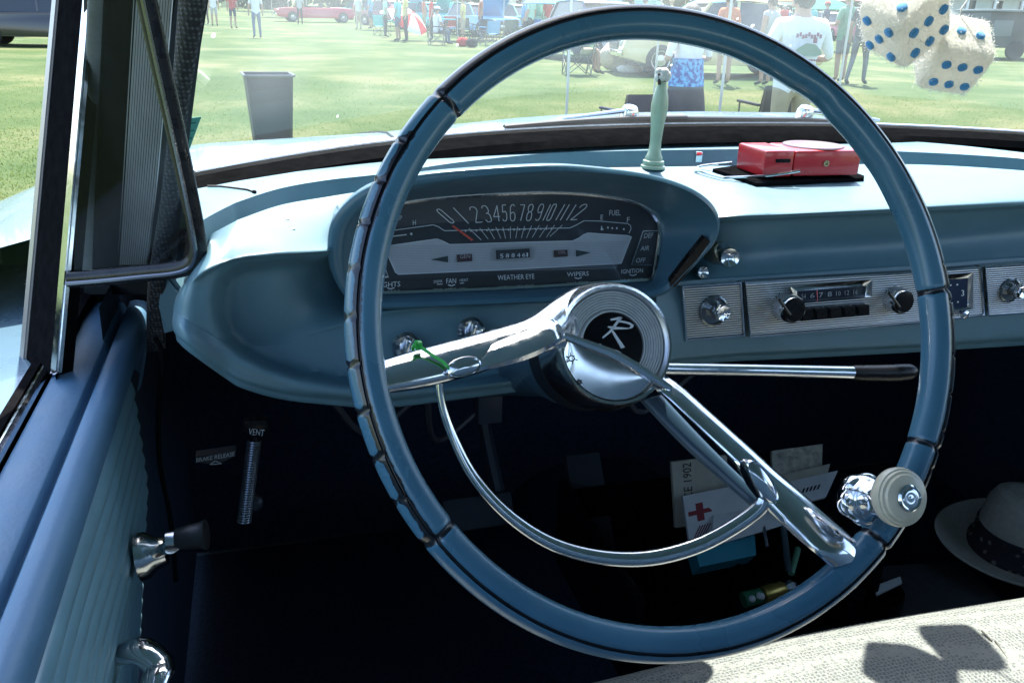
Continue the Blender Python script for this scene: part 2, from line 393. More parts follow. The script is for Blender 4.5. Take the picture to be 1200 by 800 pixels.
# letter on the medallion: an italic R drawn with tapering strokes
bm = B(); LH = -.0035
def hp_(x, y): return onp(630+x*200/941, 320+y*170/800, HC+NW*LH, NW)
for pg in ([(402, 252), (452, 240), (468, 246), (452, 256), (408, 262)], [(455, 240), (468, 246), (440, 282), (410, 322), (362, 360), (358, 352), (398, 316), (428, 276)],
           [(386, 298), (392, 292), (520, 304), (496, 308), (420, 310)], [(440, 262), (470, 262), (510, 272), (530, 286), (528, 298), (512, 306), (494, 309), (500, 302), (514, 295), (514, 287), (498, 279), (468, 272), (440, 270)],
           [(408, 318), (418, 316), (482, 408), (462, 416)]):
    prism(bm, [hp_(*q) for q in pg], NW, .001)
wpart('letter', bm, mat('silver_letter', (.72, .73, .74), .35, .25), smooth=False)
# lower chrome plate and the bar that divides the hub
bm = B(); a0 = wp(655, 393, -.042)-HC; a1 = wp(783, 452, -.042)-HC
def ang(v): return math.atan2(np.dot(v, E2), np.dot(v, E1))
t0, t1 = ang(a0), ang(a1)
if t0 < 0: t0 += 2*math.pi
if t1 < 0: t1 += 2*math.pi
rings = []
for k in np.linspace(0, 1, 8):
    row = []
    for t in np.linspace(t0, t1, 40):
        e = .0345*HS*(math.cos(t)*E1+math.sin(t)*E2)
        s = (t-t0)/(t1-t0); ch = (.0345*HS*(math.cos(t0)*E1+math.sin(t0)*E2))*(1-s)+(.0345*HS*(math.cos(t1)*E1+math.sin(t1)*E2))*s
        row.append(HC+e*(1-k)+ch*k+NW*(-.0012+.0035*math.sin(k*math.pi*.55)))
    rings.append(row)
quads(bm, rings); wpart('hub_plate', bm, mat('dull_chrome', (.62, .63, .64), .12, 1.0, noise=.04, nscale=40, rvar=.10))
bm = B(); L = [(652, 390), (690, 404), (718, 415), (742, 428), (764, 442), (786, 455)]
P = crv(L, 24); pts = [wp(q[0], q[1], -.0405) for q in P]
tube(bm, pts, [.0018+.0022*math.sin(math.pi*min(1, i/23*.8+.1)) for i in range(24)], seg=8, up=NW, flat=.9)
wpart('hub_bar', bm, CHROME)
# crackle marks on the plate
bm = B()
for cx, cy, s in ((188, 470, 17), (232, 602, 9)):
    for k in range(6):
        a = k*math.pi/3+.2; b_ = (k+1)*math.pi/3+.2
        f = lambda x, y: onp(630+x*200/941, 320+y*170/800, HC+NW*.0012, NW)
        line_into(bm, [f(cx+s*math.cos(a), cy+s*math.sin(a)), f(cx+s*math.cos(b_), cy+s*math.sin(b_))], .0007, NW)
        line_into(bm, [f(cx+s*math.cos(a), cy+s*math.sin(a)), f(cx+2.1*s*math.cos(a+.15), cy+1.9*s*math.sin(a+.15))], .0006, NW)
wpart('crackle_mark', bm, BLACK, smooth=False)
# spinner knob clamped on the rim
K0 = wp(1003, 583, .004)
bm = B(); lathe(bm, [(.012, -.004), (.0165, .003), (.0165, .011), (.0135, .017), (.010, .024), (.011, .031)], K0, NW, seg=20)
for k in range(5):
    a = k*1.2+1.0; sphere(bm, K0+(.0092*math.cos(a))*E1+(.0092*math.sin(a))*E2+NW*(.006+.0012*(k % 2)), .0092, 14, 9)
wpart('knob_clamp', bm, CHROME)
bm = B(); K1 = onp(1054, 582, K0+NW*.036, NW)
lathe(bm, [(.004, -.007), (.0165, -.0065), (.0186, -.003), (.0190, .0), (.0182, .003), (.0172, .0033), (.0166, .0048), (.0150, .0052), (.0142, .0068), (.0095, .0085), (.0085, .0085), (.001, .0085)], K1, NW, seg=40)
wpart('knob_disc', bm, mat('ivory_plastic', (.64, .555, .40), .3, noise=.12, nscale=70, coat=.3, rvar=.15))
bm = B(); lathe(bm, [(.0086, .0078), (.0086, .0095), (.0074, .0108), (.0062, .0102), (.0046, .0108), (.003, .0103), (.001, .0108)], K1, NW, seg=28, c0=False)
wpart('knob_cap', bm, CHROME)
# ------------------------------------------------------------------ steering column and shift lever
bm = B(); lathe(bm, [(.040, -.034), (.0455, -.040), (.046, -.062), (.044, -.066)], HC, NW, seg=40)
part('steering_column', bm, mat('column_black', (.004, .007, .012), .6, spec=.12), car)
bm = B(); lathe(bm, [(.030, -.06), (.042, -.068), (.041, -.10), (.033, -.15), (.028, -.30), (.028, -.62)], HC, NW, seg=40); part('column_cover', bm, mat('navy_enamel', (.022, .050, .078), .3, coat=.3, rvar=.1), car)
bm = B(); P = [at(740, 431, Y=.075), at(785, 432, Y=.085), at(900, 434, Y=.09), at(1000, 436.5, Y=.09)]
tube(bm, P, [.005, .0048, .005, .0058], seg=16); lever = part('shift_lever', bm, CHROME, car)
bm = B(); P = crv([at(998, 436.5, Y=.09), at(1010, 437, Y=.09), at(1040, 437, Y=.09), at(1058, 436, Y=.09), at(1072, 435, Y=.09)], 16)
tube(bm, P, list(np.interp(np.arange(16), [0, 3, 10, 13, 15], [.0062, .0068, .0078, .0072, .0045])), seg=14)
part('lever_knob', bm, BLACK, lever)
# ------------------------------------------------------------------ dashboard
A_ = [(227, 222), (280, 212), (330, 204), (380, 196), (450, 186), (500, 176), (560, 172), (640, 167), (720, 163), (800, 162), (900, 160), (1040, 163), (1200, 179), (1330, 198)]
B_ = [(232, 262), (255, 247), (300, 228), (355, 214), (440, 205), (540, 190), (640, 180), (720, 177), (800, 176), (900, 174), (1050, 177), (1200, 186), (1330, 199)]
E_ = [(238, 279), (280, 257), (330, 240), (405, 227), (540, 206), (640, 198), (800, 195), (900, 194), (1057, 192), (1200, 200), (1330, 214)]
F_ = [(228, 304), (240, 298), (280, 290), (385, 282), (600, 268), (845, 245), (1030, 237), (1200, 228), (1330, 222)]
G_ = [(218, 328), (256, 308), (280, 301), (385, 293), (845, 257), (1045, 248), (1200, 240), (1330, 233)]
H_ = [(210, 340), (250, 322), (262, 315), (290, 307), (385, 300), (845, 264), (1045, 255), (1200, 247), (1330, 240)]
I_ = [(206, 352), (252, 351), (280, 352), (385, 345), (600, 330), (845, 298), (1060, 285), (1200, 272), (1330, 265)]
J_ = [(204, 364), (240, 385), (262, 396), (290, 401), (330, 396), (450, 362), (600, 348), (845, 324), (1062, 310), (1200, 300), (1330, 294)]
L_ = [(203, 380), (240, 409), (290, 437), (350, 448), (450, 443), (600, 425), (787, 408), (870, 399), (1070, 388), (1200, 378), (1330, 372)]
M_ = [(205, 390), (240, 421), (290, 450), (350, 464), (450, 469), (560, 457), (640, 446), (787, 420), (1070, 406), (1200, 398), (1330, 392)]
XL = dict(A=224, B=230, E=236, F=228, G=218, H=210, I=205, J=203, L=202, M=205)
XC = [262, 280, 330, 385, 450, 540, 640, 740, 845, 930, 1070, 1200, 1330, 1480, 1640]
def cen(x): return max(0, 1-(abs(x-607)/236)**8) if 371 < x < 843 else 0
def row(key, line, Y=None, Z=None, rec=0.0, cdrop=0.0, crs=256):
    xs = [XL[key], XL[key]+15, max(264, XL[key]+38)]+[284]+XC[2:]
    out = []
    for i, x in enumerate(xs):
        y = poly(line, x)
        if Z is not None: p = at(x, y, Z=Z(x) if callable(Z) else Z)
        else: p = at(x, y, Y=Y+float(np.interp(x, [228, 264, 330, 450, 600, 845, 1030], [-.098, -.076, -.064, -.056, -.046, -.004, 0]))+rec*min(1, max(0, (x-640)/160))+cdrop*cen(x)+(.045, .006, 0)[min(i, 2)])
        out.append(p)
    return out
ra = row('A', A_, Z=WZ+.040); rb = row('B', B_, Z=WZ+.034)
rc = [p+np.array([0, -.004, -.020]) for p in rb]; re_ = row('E', E_, Z=WZ+.026)
rd = [p+np.array([0, .006, -.014]) for p in re_]
rf = row('F', F_, Y=.262, cdrop=.10); rg = row('G', G_, Y=.246, cdrop=.08); rh = row('H', H_, Y=.252, rec=.012, cdrop=.08)
ri = row('I', I_, Y=.252, rec=.024, cdrop=.08); rj = row('J', J_, Y=.252, rec=.008, cdrop=.01)
rl = row('L', L_, Y=.243)
rk = [(p+np.array([0, -.007, -.005]))*w_+(p*.8+l_*.2)*(1-w_) for p, l_, w_ in zip(rj, rl, [min(1, max(0, (x-560)/160)) for x in [0, 0, 0]+XC[1:]])]
rm = row('M', M_, Y=.250)
rn = [p+np.array([0, .05, -.012]) for p in rm]; ro = [p+np.array([0, .35, .03]) for p in rm]
rows = [ra, rb, rc, rd, re_, rf, rg, rh, ri, rj, rk, rl, rm, rn, ro]
def refine(rows, kr, kc):
    R = [crv(r, (len(r)-1)*kc+1) for r in rows]
    return R if kr == 1 else [r for r in np.transpose([crv([R[i][j] for i in range(len(R))], (len(R)-1)*kr+1) for j in range(len(R[0]))], (1, 0, 2))]
rz0 = [p+np.array([0, .07, -.012]) for p in ra]
bm = B(); RF = refine([re_, rf, rg, rh, ri, rj, rk, rl, rm, rn, ro], 8, 8)

BOWL = [(420, 303), (385, 303), (330, 305), (290, 309), (270, 317), (258, 331), (254, 352), (256, 374), (266, 396), (284, 414), (312, 429), (350, 442), (400, 451), (450, 455), (520, 452), (600, 444), (680, 436), (760, 420), (760, 310), (600, 300)]
G3 = np.array(RF); px3 = np.array([[proj(p) for p in r] for r in G3]); dd_ = poly_dist(BOWL, px3[..., 0], px3[..., 1])
tt_ = np.clip((dd_+4)/14, 0, 1); tt_ = tt_*tt_*(3-2*tt_); rim_ = np.exp(-((dd_+9)/7)**2)*(px3[..., 0] < 470)
mask = np.zeros(px3.shape[:2]); mask[10:8*8+1] = 1; mask[2:10] = np.linspace(0, 1, 8)[:, None]
vdir = G3-CAM; ln_ = np.linalg.norm(vdir, axis=-1, keepdims=True)
G3 = G3+vdir/ln_*((tt_*.036-rim_*.004)*mask)[..., None]
quads(bm, [list(r) for r in G3])
bmesh.ops.remove_doubles(bm, verts=bm.verts[:], dist=.0004)
quads(bm, refine([rz0, ra, rb], 1, 8)); quads(bm, refine([rb, rc, rd, re_], 1, 8))
dash = part('dashboard', bm, BLUE, car, ang=60)
for x in (668, 816, 1088):                                   # chrome clips in the channel behind the shelf
    bm = B(); p = at(x, 187, Z=WZ+.024); box(bm, p+np.array([0, -.004, .004]), (.009, .006, .013), bev=.0015); part('clip', bm, CHROME, dash)
from mathutils.bvhtree import BVHTree
_bv = BVHTree.FromPolygons([v.co.copy() for v in dash.data.vertices], [tuple(p.vertices) for p in dash.data.polygons])
def on_dash(x, y, lift=0.0):
    h = _bv.ray_cast(V(CAM), V(ray(x, y)).normalized())[0]; return np.array(h)+np.array([0, 0, lift])
# ------------------------------------------------------------------ instrument cluster
LIP_P, LIP_N = plane3(at(640, 193, Y=.200), at(600, 345, Y=.228), at(800, 345, Y=.228))
CP, CN = plane3(at(600, 338, Y=.250), at(640, 228, Y=.288), at(760, 338, Y=.250))
def cp(x, y, l=0.0): return onp(x, y, CP+CN*l, CN)
O = [(446, 362), (415, 356), (396, 335), (385, 305), (386, 268), (405, 238), (436, 217), (480, 206), (540, 199), (640, 193), (700, 196), (760, 204), (805, 218), (832, 236), (843, 258), (838, 282), (822, 302), (803, 322), (787, 338), (765, 348), (700, 352), (600, 356)]
I2 = [(446, 354), (424, 347), (409, 330), (403, 304), (407, 270), (424, 246), (452, 228), (490, 219), (545, 211), (640, 203), (700, 204), (757, 211), (800, 224), (824, 241), (835, 259), (830, 279), (814, 299), (795, 318), (780, 333), (760, 341), (700, 345), (600, 349)]
BZ = [(446, 344), (436, 342), (430, 330), (426, 310), (424, 288), (428, 266), (442, 250), (472, 238), (545, 230), (640, 226), (695, 229), (736, 236), (758, 247), (769, 260), (771, 274), (770, 288), (768, 300), (766, 314), (763, 326), (752, 329), (700, 332), (600, 338)]
def closed(pts, n):
    P = pts[-2:]+pts+pts[:3]; c = crv(P, (len(P)-1)*n+1); return c[2*n:(2+len(pts))*n]
kN = 6; o_, i_, b_ = closed(O, kN), closed(I2, kN), closed(BZ, kN)
ringO = [onp(x, y, LIP_P, LIP_N) for x, y in o_]; ringI = [onp(x, y, LIP_P, LIP_N) for x, y in i_]
ringB = [cp(x, y, .001) for x, y in b_]
cO = np.mean(ringO, 0)
back = [p+np.array([-(p-cO)[0]*.08, .115, -.026 if p[2] > WZ+.03 else (-.012 if p[2] > WZ-.02 else .012)]) for p in ringO]
lip = [(a*.45+b*.55)+LIP_N*.0035 for a, b in zip(ringO, ringI)]
lo1 = [a*.93+b*.07+LIP_N*.0015 for a, b in zip(ringO, ringI)]; li1 = [a*.1+b*.9+LIP_N*.0012 for a, b in zip(ringO, ringI)]
mid = [a*.45+b*.55 for a, b in zip(ringI, ringB)]
bm = B(); quads(bm, [back, [a*.55+b*.45+np.array([0, 0, .004]) for a, b in zip(ringO, back)], [a*.88+b*.12+np.array([0, 0, .002]) for a, b in zip(ringO, back)], ringO, lo1, lip, li1, ringI, mid, ringB], close_v=True)
cluster = part('instrument_cluster', bm, mat('cluster_enamel', (.055, .13, .18), .30, noise=.06, nscale=30, bump=.05, bscale=260, rvar=.1, coat=.15), car, ang=60)
def clus(name, bm, m, **k): return part(name, bm, m, cluster, **k)
bm = B()
bz = [q for q in ringB]; tube(bm, [p+CN*.004 for p in bz], .0023, seg=6, closed=True, up=CN); clus('bezel', bm, CHROME)
bm = B(); cap(bm, [bm.verts.new(V(cp(x, y, -.003))) for x, y in b_]); clus('dial_face', bm, mat('dial_black', (.028, .032, .042), .5, noise=.1), smooth=False)
s3 = lambda x, y, l=.0: cp(440+x*.3, 190+y*.3, l)
plate = [(40, 345), (30, 330), (240, 300), (262, 308), (290, 322), (420, 318), (600, 312), (770, 308), (796, 296), (812, 284), (830, 277), (985, 287), (1000, 292), (960, 395), (600, 415), (90, 438), (78, 430)]
SILVER = mat('ribbed_silver', (.56, .575, .60), .5, .2, noise=.08)
bm = B(); prism(bm, [s3(x, y, -.0012) for x, y in plate], CN, .001); clus('silver_plate', bm, SILVER, smooth=False)
bm = B()
for k in range(22):                                            # fine ribs of the silver plate
    y0 = 300+k*6.4; xa = 52+max(0, (y0-345)*.45); xb = 985-max(0, y0-300)*.36
    if y0 < 318: xa, xb = (60, 262) if y0 < 312 else (50, 975), None
    if xb is None: continue
    if y0 > 425: continue
    sl_ = -20
    line_into(bm, [s3(xa, min(y0+10, 434), .0), s3(xb, y0-8, .0)], .00035, CN)
clus('rib', bm, mat('rib_dark', (.36, .37, .39), .6), smooth=False)
PRINT = mat('dial_print', (.72, .75, .76), .6); DARKP = mat('dial_dark', (.03, .033, .042), .5)
bm = B(); LW = .0007
def ln(pts, w_=LW): line_into(bm, [s3(x, y, .0006) for x, y in pts], w_, CN)
def tx(s, bl, br, tl): text_into(bm, s, s3(*bl, .0006), s3(*br, .0006), s3(*tl, .0006))
ln(plate+[plate[0]], .0008)
ln([(30, 272), (60, 268), (225, 245), (245, 252), (270, 268), (420, 265), (600, 261), (760, 257), (780, 248), (815, 229), (870, 230), (985, 240), (997, 248), (998, 262), (990, 278)])
def digit(strokes, bl, br, tl):
    bl, br, tl = (np.array(q, float) for q in (bl, br, tl))
    for st in strokes: ln([tuple(bl+(br-bl)*u+(tl-bl)*v) for u, v in st], .00085)
G0 = [(.2, 0), (0, .12), (0, .88), (.2, 1), (.8, 1), (1, .88), (1, .12), (.8, 0), (.2, 0)]
DG = {'0': [G0], '1': [[(.5, 0), (.5, 1)]], '2': [[(0, .8), (.1, .95), (.4, 1), (.8, .98), (1, .85), (.95, .7), (.05, .05), (0, 0), (1, 0)]],
      '3': [[(0, .85), (.2, 1), (.8, 1), (1, .85), (1, .65), (.75, .53), (.4, .53)], [(.75, .53), (1, .4), (1, .15), (.8, 0), (.2, 0), (0, .15)]],
      '4': [[(.75, 0), (.75, 1), (0, .3), (1, .3)]], '5': [[(.95, 1), (.1, 1), (.05, .55), (.7, .6), (1, .45), (1, .15), (.75, 0), (.2, 0), (0, .12)]],
      '6': [[(.9, .9), (.7, 1), (.3, 1), (0, .85), (0, .15), (.25, 0), (.75, 0), (1, .15), (1, .4), (.75, .52), (.25, .52), (0, .4)]],
      '7': [[(0, 1), (1, 1), (.35, 0)]], '8': [[(.25, .54), (0, .7), (0, .88), (.25, 1), (.75, 1), (1, .88), (1, .7), (.75, .54), (.25, .54), (0, .4), (0, .12), (.25, 0), (.75, 0), (1, .12), (1, .4), (.75, .54)]],
      '9': [[(.1, .1), (.3, 0), (.7, 0), (1, .15), (1, .85), (.75, 1), (.25, 1), (0, .85), (0, .6), (.25, .48), (.75, .48), (1, .6)]]}
for d, bl, br, tl in (('0', (296, 240), (310, 234), (236, 188)), ('1', (356, 240), (372, 240), (296, 178)), ('2', (392, 236), (418, 234), (364, 176)), ('3', (434, 234), (456, 232), (412, 172)), ('4', (464, 232), (489, 231), (456, 170)),
                      ('5', (498, 230), (514, 229), (494, 168)), ('6', (527, 230), (545, 229), (527, 167)), ('7', (561, 229), (578, 229), (566, 167)), ('8', (588, 229), (606, 228), (600, 166)), ('9', (622, 228), (640, 227), (642, 165)),
                      ('1', (652, 228), (656, 228), (682, 165)), ('0', (666, 228), (682, 227), (694, 165)), ('1', (702, 227), (706, 227), (738, 165)), ('1', (720, 227), (724, 227), (756, 165)), ('1', (744, 227), (748, 227), (782, 166)), ('2', (762, 226), (788, 224), (806, 166))):
    digit(DG[d], bl, br, tl)
for a, b in (((365, 258), (413, 304)), ((407, 258), (440, 300)), ((440, 256), (465, 300)), ((470, 254), (490, 298)), ((498, 254), (508, 298)), ((527, 252), (527, 298)), ((556, 252), (548, 297)), ((582, 250), (570, 297)), ((610, 248), (590, 296)), ((640, 247), (612, 295)), ((672, 247), (640, 294)), ((700, 246), (668, 293)), ((730, 246), (682, 290))):
    ln([a, b], .00055)
for x in range(352, 700, 21):
    if x: ln([(x-3, 268-(x-352)*.025), (x+3, 268-(x-352)*.025)], .0018)
tx('TEMP', (52, 232), (104, 226), (52, 214)); tx('H', (146, 247), (158, 246), (146, 227)); ln([(66, 290), (122, 283)], .0009); ln([(136, 281), (144, 280)], .002)
tx('FUEL', (913, 209), (957, 208), (914, 188)); tx('E', (879, 225), (889, 225), (880, 206)); tx('F', (982, 235), (992, 235), (983, 215))
for x, y in ((887, 262), (908, 256), (925, 258), (943, 258), (970, 262)): ln([(x-3, y), (x+3, y)], .0018)
ln([(884, 250), (882, 266)], .0012)
clus('dial_marking', bm, PRINT, smooth=False)
bm = B(); prism(bm, [s3(x, y, .0016) for x, y in ((298, 250), (304, 246), (383, 303), (376, 307))], CN, .0006); clus('needle', bm, mat('red_needle', (.75, .10, .06), .5), smooth=False)
# warning lamps, odometer, turn arrows
for nm, q, txt, bl, br, tl in (('generator_lamp', [(318, 361), (377, 358), (378, 386), (319, 390)], 'GEN', (330, 376), (370, 374), (330, 362)), ('oil_lamp', [(697, 345), (750, 342), (751, 368), (698, 371)], 'OIL', (714, 358), (744, 357), (714, 346))):
    bm = B(); prism(bm, [s3(x, y, .0012) for x, y in q], CN, .001); la = clus(nm, bm, mat('lamp_brown', (.05, .025, .03), .4), smooth=False)
    bm = B(); text_into(bm, txt, s3(*bl, .0018), s3(*br, .0018), s3(*tl, .0018)); part('lettering', bm, mat('rose_print', (.5, .40, .42), .6), la, smooth=False)
bm = B()
q = [(462, 338), (608, 330), (610, 376), (464, 385)]; qi = [(470, 344), (602, 337), (604, 372), (472, 380)]
vs = [[bm.verts.new(V(s3(x, y, .0022))) for x, y in q], [bm.verts.new(V(s3(x, y, .0022))) for x, y in qi], [bm.verts.new(V(s3(x, y, .0004))) for x, y in qi]]
for a in range(2):
    for k in range(4): bm.faces.new((vs[a][k], vs[a][(k+1) % 4], vs[a+1][(k+1) % 4], vs[a+1][k]))
od = clus('odometer', bm, mat('silver_trim', (.45, .46, .48), .35, .7), smooth=False)
bm = B(); prism(bm, [s3(x, y, .0006) for x, y in qi], CN, .0005); part('number_wheel', bm, DARKP, od, smooth=False)
bm = B()
for ch, x in (('5', 487), ('8', 509), ('8', 531), ('4', 553), ('6', 573), ('1', 590)): text_into(bm, ch, s3(x, 375-(x-487)*.05, .0012), s3(x+(13 if ch != '1' else 6), 374-(x-487)*.05, .0012), s3(x, 359-(x-487)*.05, .0012))
part('lettering', bm, PRINT, od, smooth=False)
for pg in ([(218, 380), (283, 366), (284, 391)], [(784, 343), (842, 353), (785, 369)]):
    bm = B(); prism(bm, [s3(x, y, .001) for x, y in pg], CN, .0008); clus('turn_arrow', bm, mat('arrow_green', (.03, .045, .05), .4), smooth=False)
bm = B()
prism(bm, [s3(x, y, -.0005) for x, y in ((20, 458), (300, 447), (700, 430), (1000, 414), (1076, 410), (1074, 452), (700, 474), (300, 492), (20, 505))], CN, .001)
strip = clus('control_strip', bm, mat('strip_black', (.016, .017, .021), .45), smooth=False)
bm = B()
tx('LIGHTS', (8, 490), (97, 485), (8, 470)); tx('DEFR', (228, 472), (262, 470), (228, 462)); tx('FAN', (277, 474), (315, 472), (277, 455)); tx('HEAT', (329, 467), (362, 465), (329, 456))
tx('WEATHER EYE', (478, 461), (621, 455), (477, 442)); tx('WIPERS', (748, 447), (833, 443), (748, 430)); tx('IGNITION', (961, 436), (1045, 431), (961, 419))
for x, y in ((60, 493), (297, 481), (792, 453), (1006, 441)): ln([(x-14, y-2), (x, y+2), (x+14, y-3)], .0009)
ln([(240, 477), (262, 476)]); ln([(330, 473), (346, 472)])
part('lettering', bm, PRINT, strip, smooth=False)
fr_ = [(1045, 270), (1104, 268), (1094, 340), (1080, 402), (1000, 402)]
bm = B(); prism(bm, [s3(x, y, .0012) for x, y in fr_], CN, .0015); md = clus('mode_panel', bm, DARKP, smooth=False)
bm = B(); tube(bm, [s3(x, y, .0018) for x, y in [(1104, 268), (1045, 270), (1000, 402), (1080, 402)]], .0008, seg=6); part('trim', bm, CHROME, md)
bm = B(); [text_into(bm, s_, s3(*a1_, .0026), s3(*a2_, .0026), s3(*a3_, .0026)) for s_, a1_, a2_, a3_ in (('DEF', (1048, 297), (1082, 295), (1052, 278)), ('AIR', (1034, 346), (1068, 344), (1038, 328)), ('OFF', (1016, 393), (1052, 391), (1020, 375)))]; part('lettering', bm, mat('grey_print', (.62, .65, .65), .6), md, smooth=False)
bm = B(); tube(bm, [s3(x, y, .0018) for x, y in [(-20, 395), (30, 395), (50, 448), (-30, 452)]], .0009, seg=6, closed=True); clus('light_switch_frame', bm, mat('white_trim', (.7, .7, .7), .4))
bm = B(); cap(bm, [bm.verts.new(V(cp(x, y, .0035))) for x, y in b_]); clus('lens', bm, LENS, smooth=False)
# ------------------------------------------------------------------ radio, heater, clock and vent panels on the lower dash
RP, RN = plane3(at(845, 328, Y=.238), at(845, 398, Y=.233), at(1070, 315, Y=.238))
def rp(x, y, l=0.0): return onp(x, y, RP+RN*l, RN)
def ribbed():
    m = bpy.data.materials.new('ribbed_aluminium'); m.use_nodes = True; t = m.node_tree; b = t.nodes['Principled BSDF']
    tc = N(t, 'ShaderNodeTexCoord'); wv = N(t, 'ShaderNodeTexWave'); wv.bands_direction = 'Z'; wv.inputs['Scale'].default_value = 135; wv.inputs['Distortion'].default_value = 0
    t.links.new(tc.outputs['Object'], wv.inputs['Vector'])
    no = N(t, 'ShaderNodeTexNoise'); no.inputs['Scale'].default_value = 60; t.links.new(tc.outputs['Object'], no.inputs['Vector'])
    cr = N(t, 'ShaderNodeValToRGB'); cr.color_ramp.elements[0].color = (.10, .11, .12, 1); cr.color_ramp.elements[1].color = (.62, .63, .63, 1)
    cr.color_ramp.elements[0].position = .15; cr.color_ramp.elements[1].position = .75
    t.links.new(wv.outputs['Fac'], cr.inputs[0]); t.links.new(cr.outputs[0], b.inputs['Base Color']); b.inputs['Metallic'].default_value = .75
    b.inputs['Roughness'].default_value = .34
    bp = N(t, 'ShaderNodeBump'); bp.inputs['Distance'].default_value = .001; bp.inputs['Strength'].default_value = .6
    t.links.new(wv.outputs['Fac'], bp.inputs['Height']); t.links.new(bp.outputs[0], b.inputs['Normal']); return m
RIB = ribbed()
def facia(name, q, label=None):
    bm = B(); prism(bm, [rp(*p) for p in q], RN, .014, bev=.0012); o = part(name, bm, RIB, car, smooth=False)
    if label: o['label'] = label
    bm = B(); tube(bm, [rp(x, y, .0005) for x, y in q], .0014, seg=6, closed=True, up=RN); part('trim', bm, CHROME, o); return o
def px(x, y): return np.array([780+x*.35, 260+y*.35])
def rotary(par, x, y, r, h, face, ring=True, ptr=True):
    c = rp(x, y, 0); R = r*.00083
    bm = B()
    if face is BLACK:
        lathe(bm, [(R*1.08, 0), (R*1.08, h*.55), (R*1.02, h*.8), (R*.93, h*.9), (R*.86, h*.86)], c, RN, seg=32, c0=False, c1=False); k = part('tuning_knob', bm, CHROME, par)
        bm = B(); lathe(bm, [(R*.87, h*.84), (R*.80, h), (R*.5, h*1.02), (.0001, h*1.02)], c, RN, seg=32, c0=False)
        a = rp(x, y, h*1.05); b2 = rp(x+r*.45, y+r*.62, h*1.05); tube(bm, [a-(b2-a)*.7, b2], .0016, seg=6); part('knob_face', bm, BLACK, par)
    else:
        lathe(bm, [(R*1.0, 0), (R*1.0, .0018), (R*.88, .0026), (R*.82, .0008), (R*.3, .0006)], c, RN, seg=32, c0=False, c1=False); part('dial_ring', bm, mat('smoked_dish', (.16, .18, .19), .18, .7), par)
        bm = B(); kc = rp(x+r*.18, y-r*.05, 0); kr = R*.52
        rings = []
        for rr_, hh in ((kr*.8, .001), (kr, h*.5), (kr, h), (kr*.86, h*1.12), (kr*.1, h*.98)):
            rings.append([kc+RN*hh+rr_*(1+.05*math.cos(8*t))*(math.cos(t)*np.array([1.0, 0, 0])+math.sin(t)*np.cross(RN, np.array([1.0, 0, 0]))) for t in np.arange(32)*2*math.pi/32])
        vs, _ = quads(bm, rings, close_v=True); cap(bm, vs[-1]); tube(bm, [rp(x+r*.18, y-r*.05, h), rp(x+r*.4, y-r*.4, h*1.1)], .0014, seg=6)
        part('pointer_knob', bm, CHROME, par)
hp1 = facia('heater_panel', [(800, 336), (868, 331.5), (872, 393), (804, 398.5)]); rotary(hp1, 836, 364, 19, .014, None)
radio = facia('car_radio', [(872.5, 331.5), (1096, 318), (1100, 376), (879, 395)])
bm = B(); F4 = [px(418, 218), px(692, 193), px(692, 250), px(440, 274)]; Fi = [px(440, 232), px(672, 214), px(668, 248), px(448, 266)]
vs = [[bm.verts.new(V(rp(*p, .001))) for p in F4], [bm.verts.new(V(rp(*p, .006))) for p in F4], [bm.verts.new(V(rp(*p, .0015))) for p in Fi]]
for a in range(2):
    for k in range(4): bm.faces.new((vs[a][k], vs[a][(k+1) % 4], vs[a+1][(k+1) % 4], vs[a+1][k]))
part('window_frame', bm, CHROME, radio, smooth=False)
bm = B(); prism(bm, [rp(*p, .0016) for p in Fi], RN, .001); part('dial_window', bm, mat('radio_dial', (.012, .016, .026), .08, coat=.5), radio, smooth=False)
bm = B()
for i, s in enumerate(('54', '6', '7', '8', '10', '12', '16')):
    p = px(455+i*29, 258-i*2.5); text_into(bm, s, rp(*p, .0022), rp(*(p+np.array([5.2, -.5])), .0022), rp(*(p+np.array([0, -5.5])), .0022))
part('lettering', bm, mat('dim_print', (.28, .30, .32), .6), radio, smooth=False)
bm = B(); line_into(bm, [rp(*px(507, 228), .0023), rp(*px(509, 262), .0023)], .0011, RN); part('tuning_needle', bm, mat('needle_pink', (.62, .14, .16), .5), radio, smooth=False)
for k in range(5):
    a0, a1 = k/5+.012, (k+1)/5-.012
    def bl_(u, v):
        a = np.array(px(453, 297))*(1-u)+np.array(px(688, 280))*u; b2 = np.array(px(455, 334))*(1-u)+np.array(px(688, 311))*u; return a*(1-v)+b2*v
    bm = B(); prism(bm, [rp(*bl_(a0, 0), .010), rp(*bl_(a1, 0), .010), rp(*bl_(a1, 1), .010), rp(*bl_(a0, 1), .010)], RN, .010, bev=.0012); part('push_button', bm, BLACK, radio)
rotary(radio, 918.5, 358.5, 16.5, .020, BLACK); rotary(radio, 1047, 350, 15.5, .018, BLACK)
ck = facia('clock_panel', [(1097, 317.8), (1149, 313.5), (1153.5, 369), (1101, 375.5)])
bm = B(); F4 = [px(915, 182), px(1030, 170), px(1030, 292), px(925, 306)]; Fi = [px(925, 196), px(1012, 188), px(1010, 284), px(932, 294)]
vs = [[bm.verts.new(V(rp(*p, .001))) for p in F4], [bm.verts.new(V(rp(*p, .005))) for p in F4], [bm.verts.new(V(rp(*p, .0012))) for p in Fi]]
for a in range(2):
    for k in range(4): bm.faces.new((vs[a][k], vs[a][(k+1) % 4], vs[a+1][(k+1) % 4], vs[a+1][k]))
part('window_frame', bm, CHROME, ck, smooth=False)
bm = B(); prism(bm, [rp(*p, .0014) for p in Fi], RN, .001); part('clock_face', bm, mat('clock_navy', (.02, .03, .065), .2, coat=.4), ck, smooth=False)
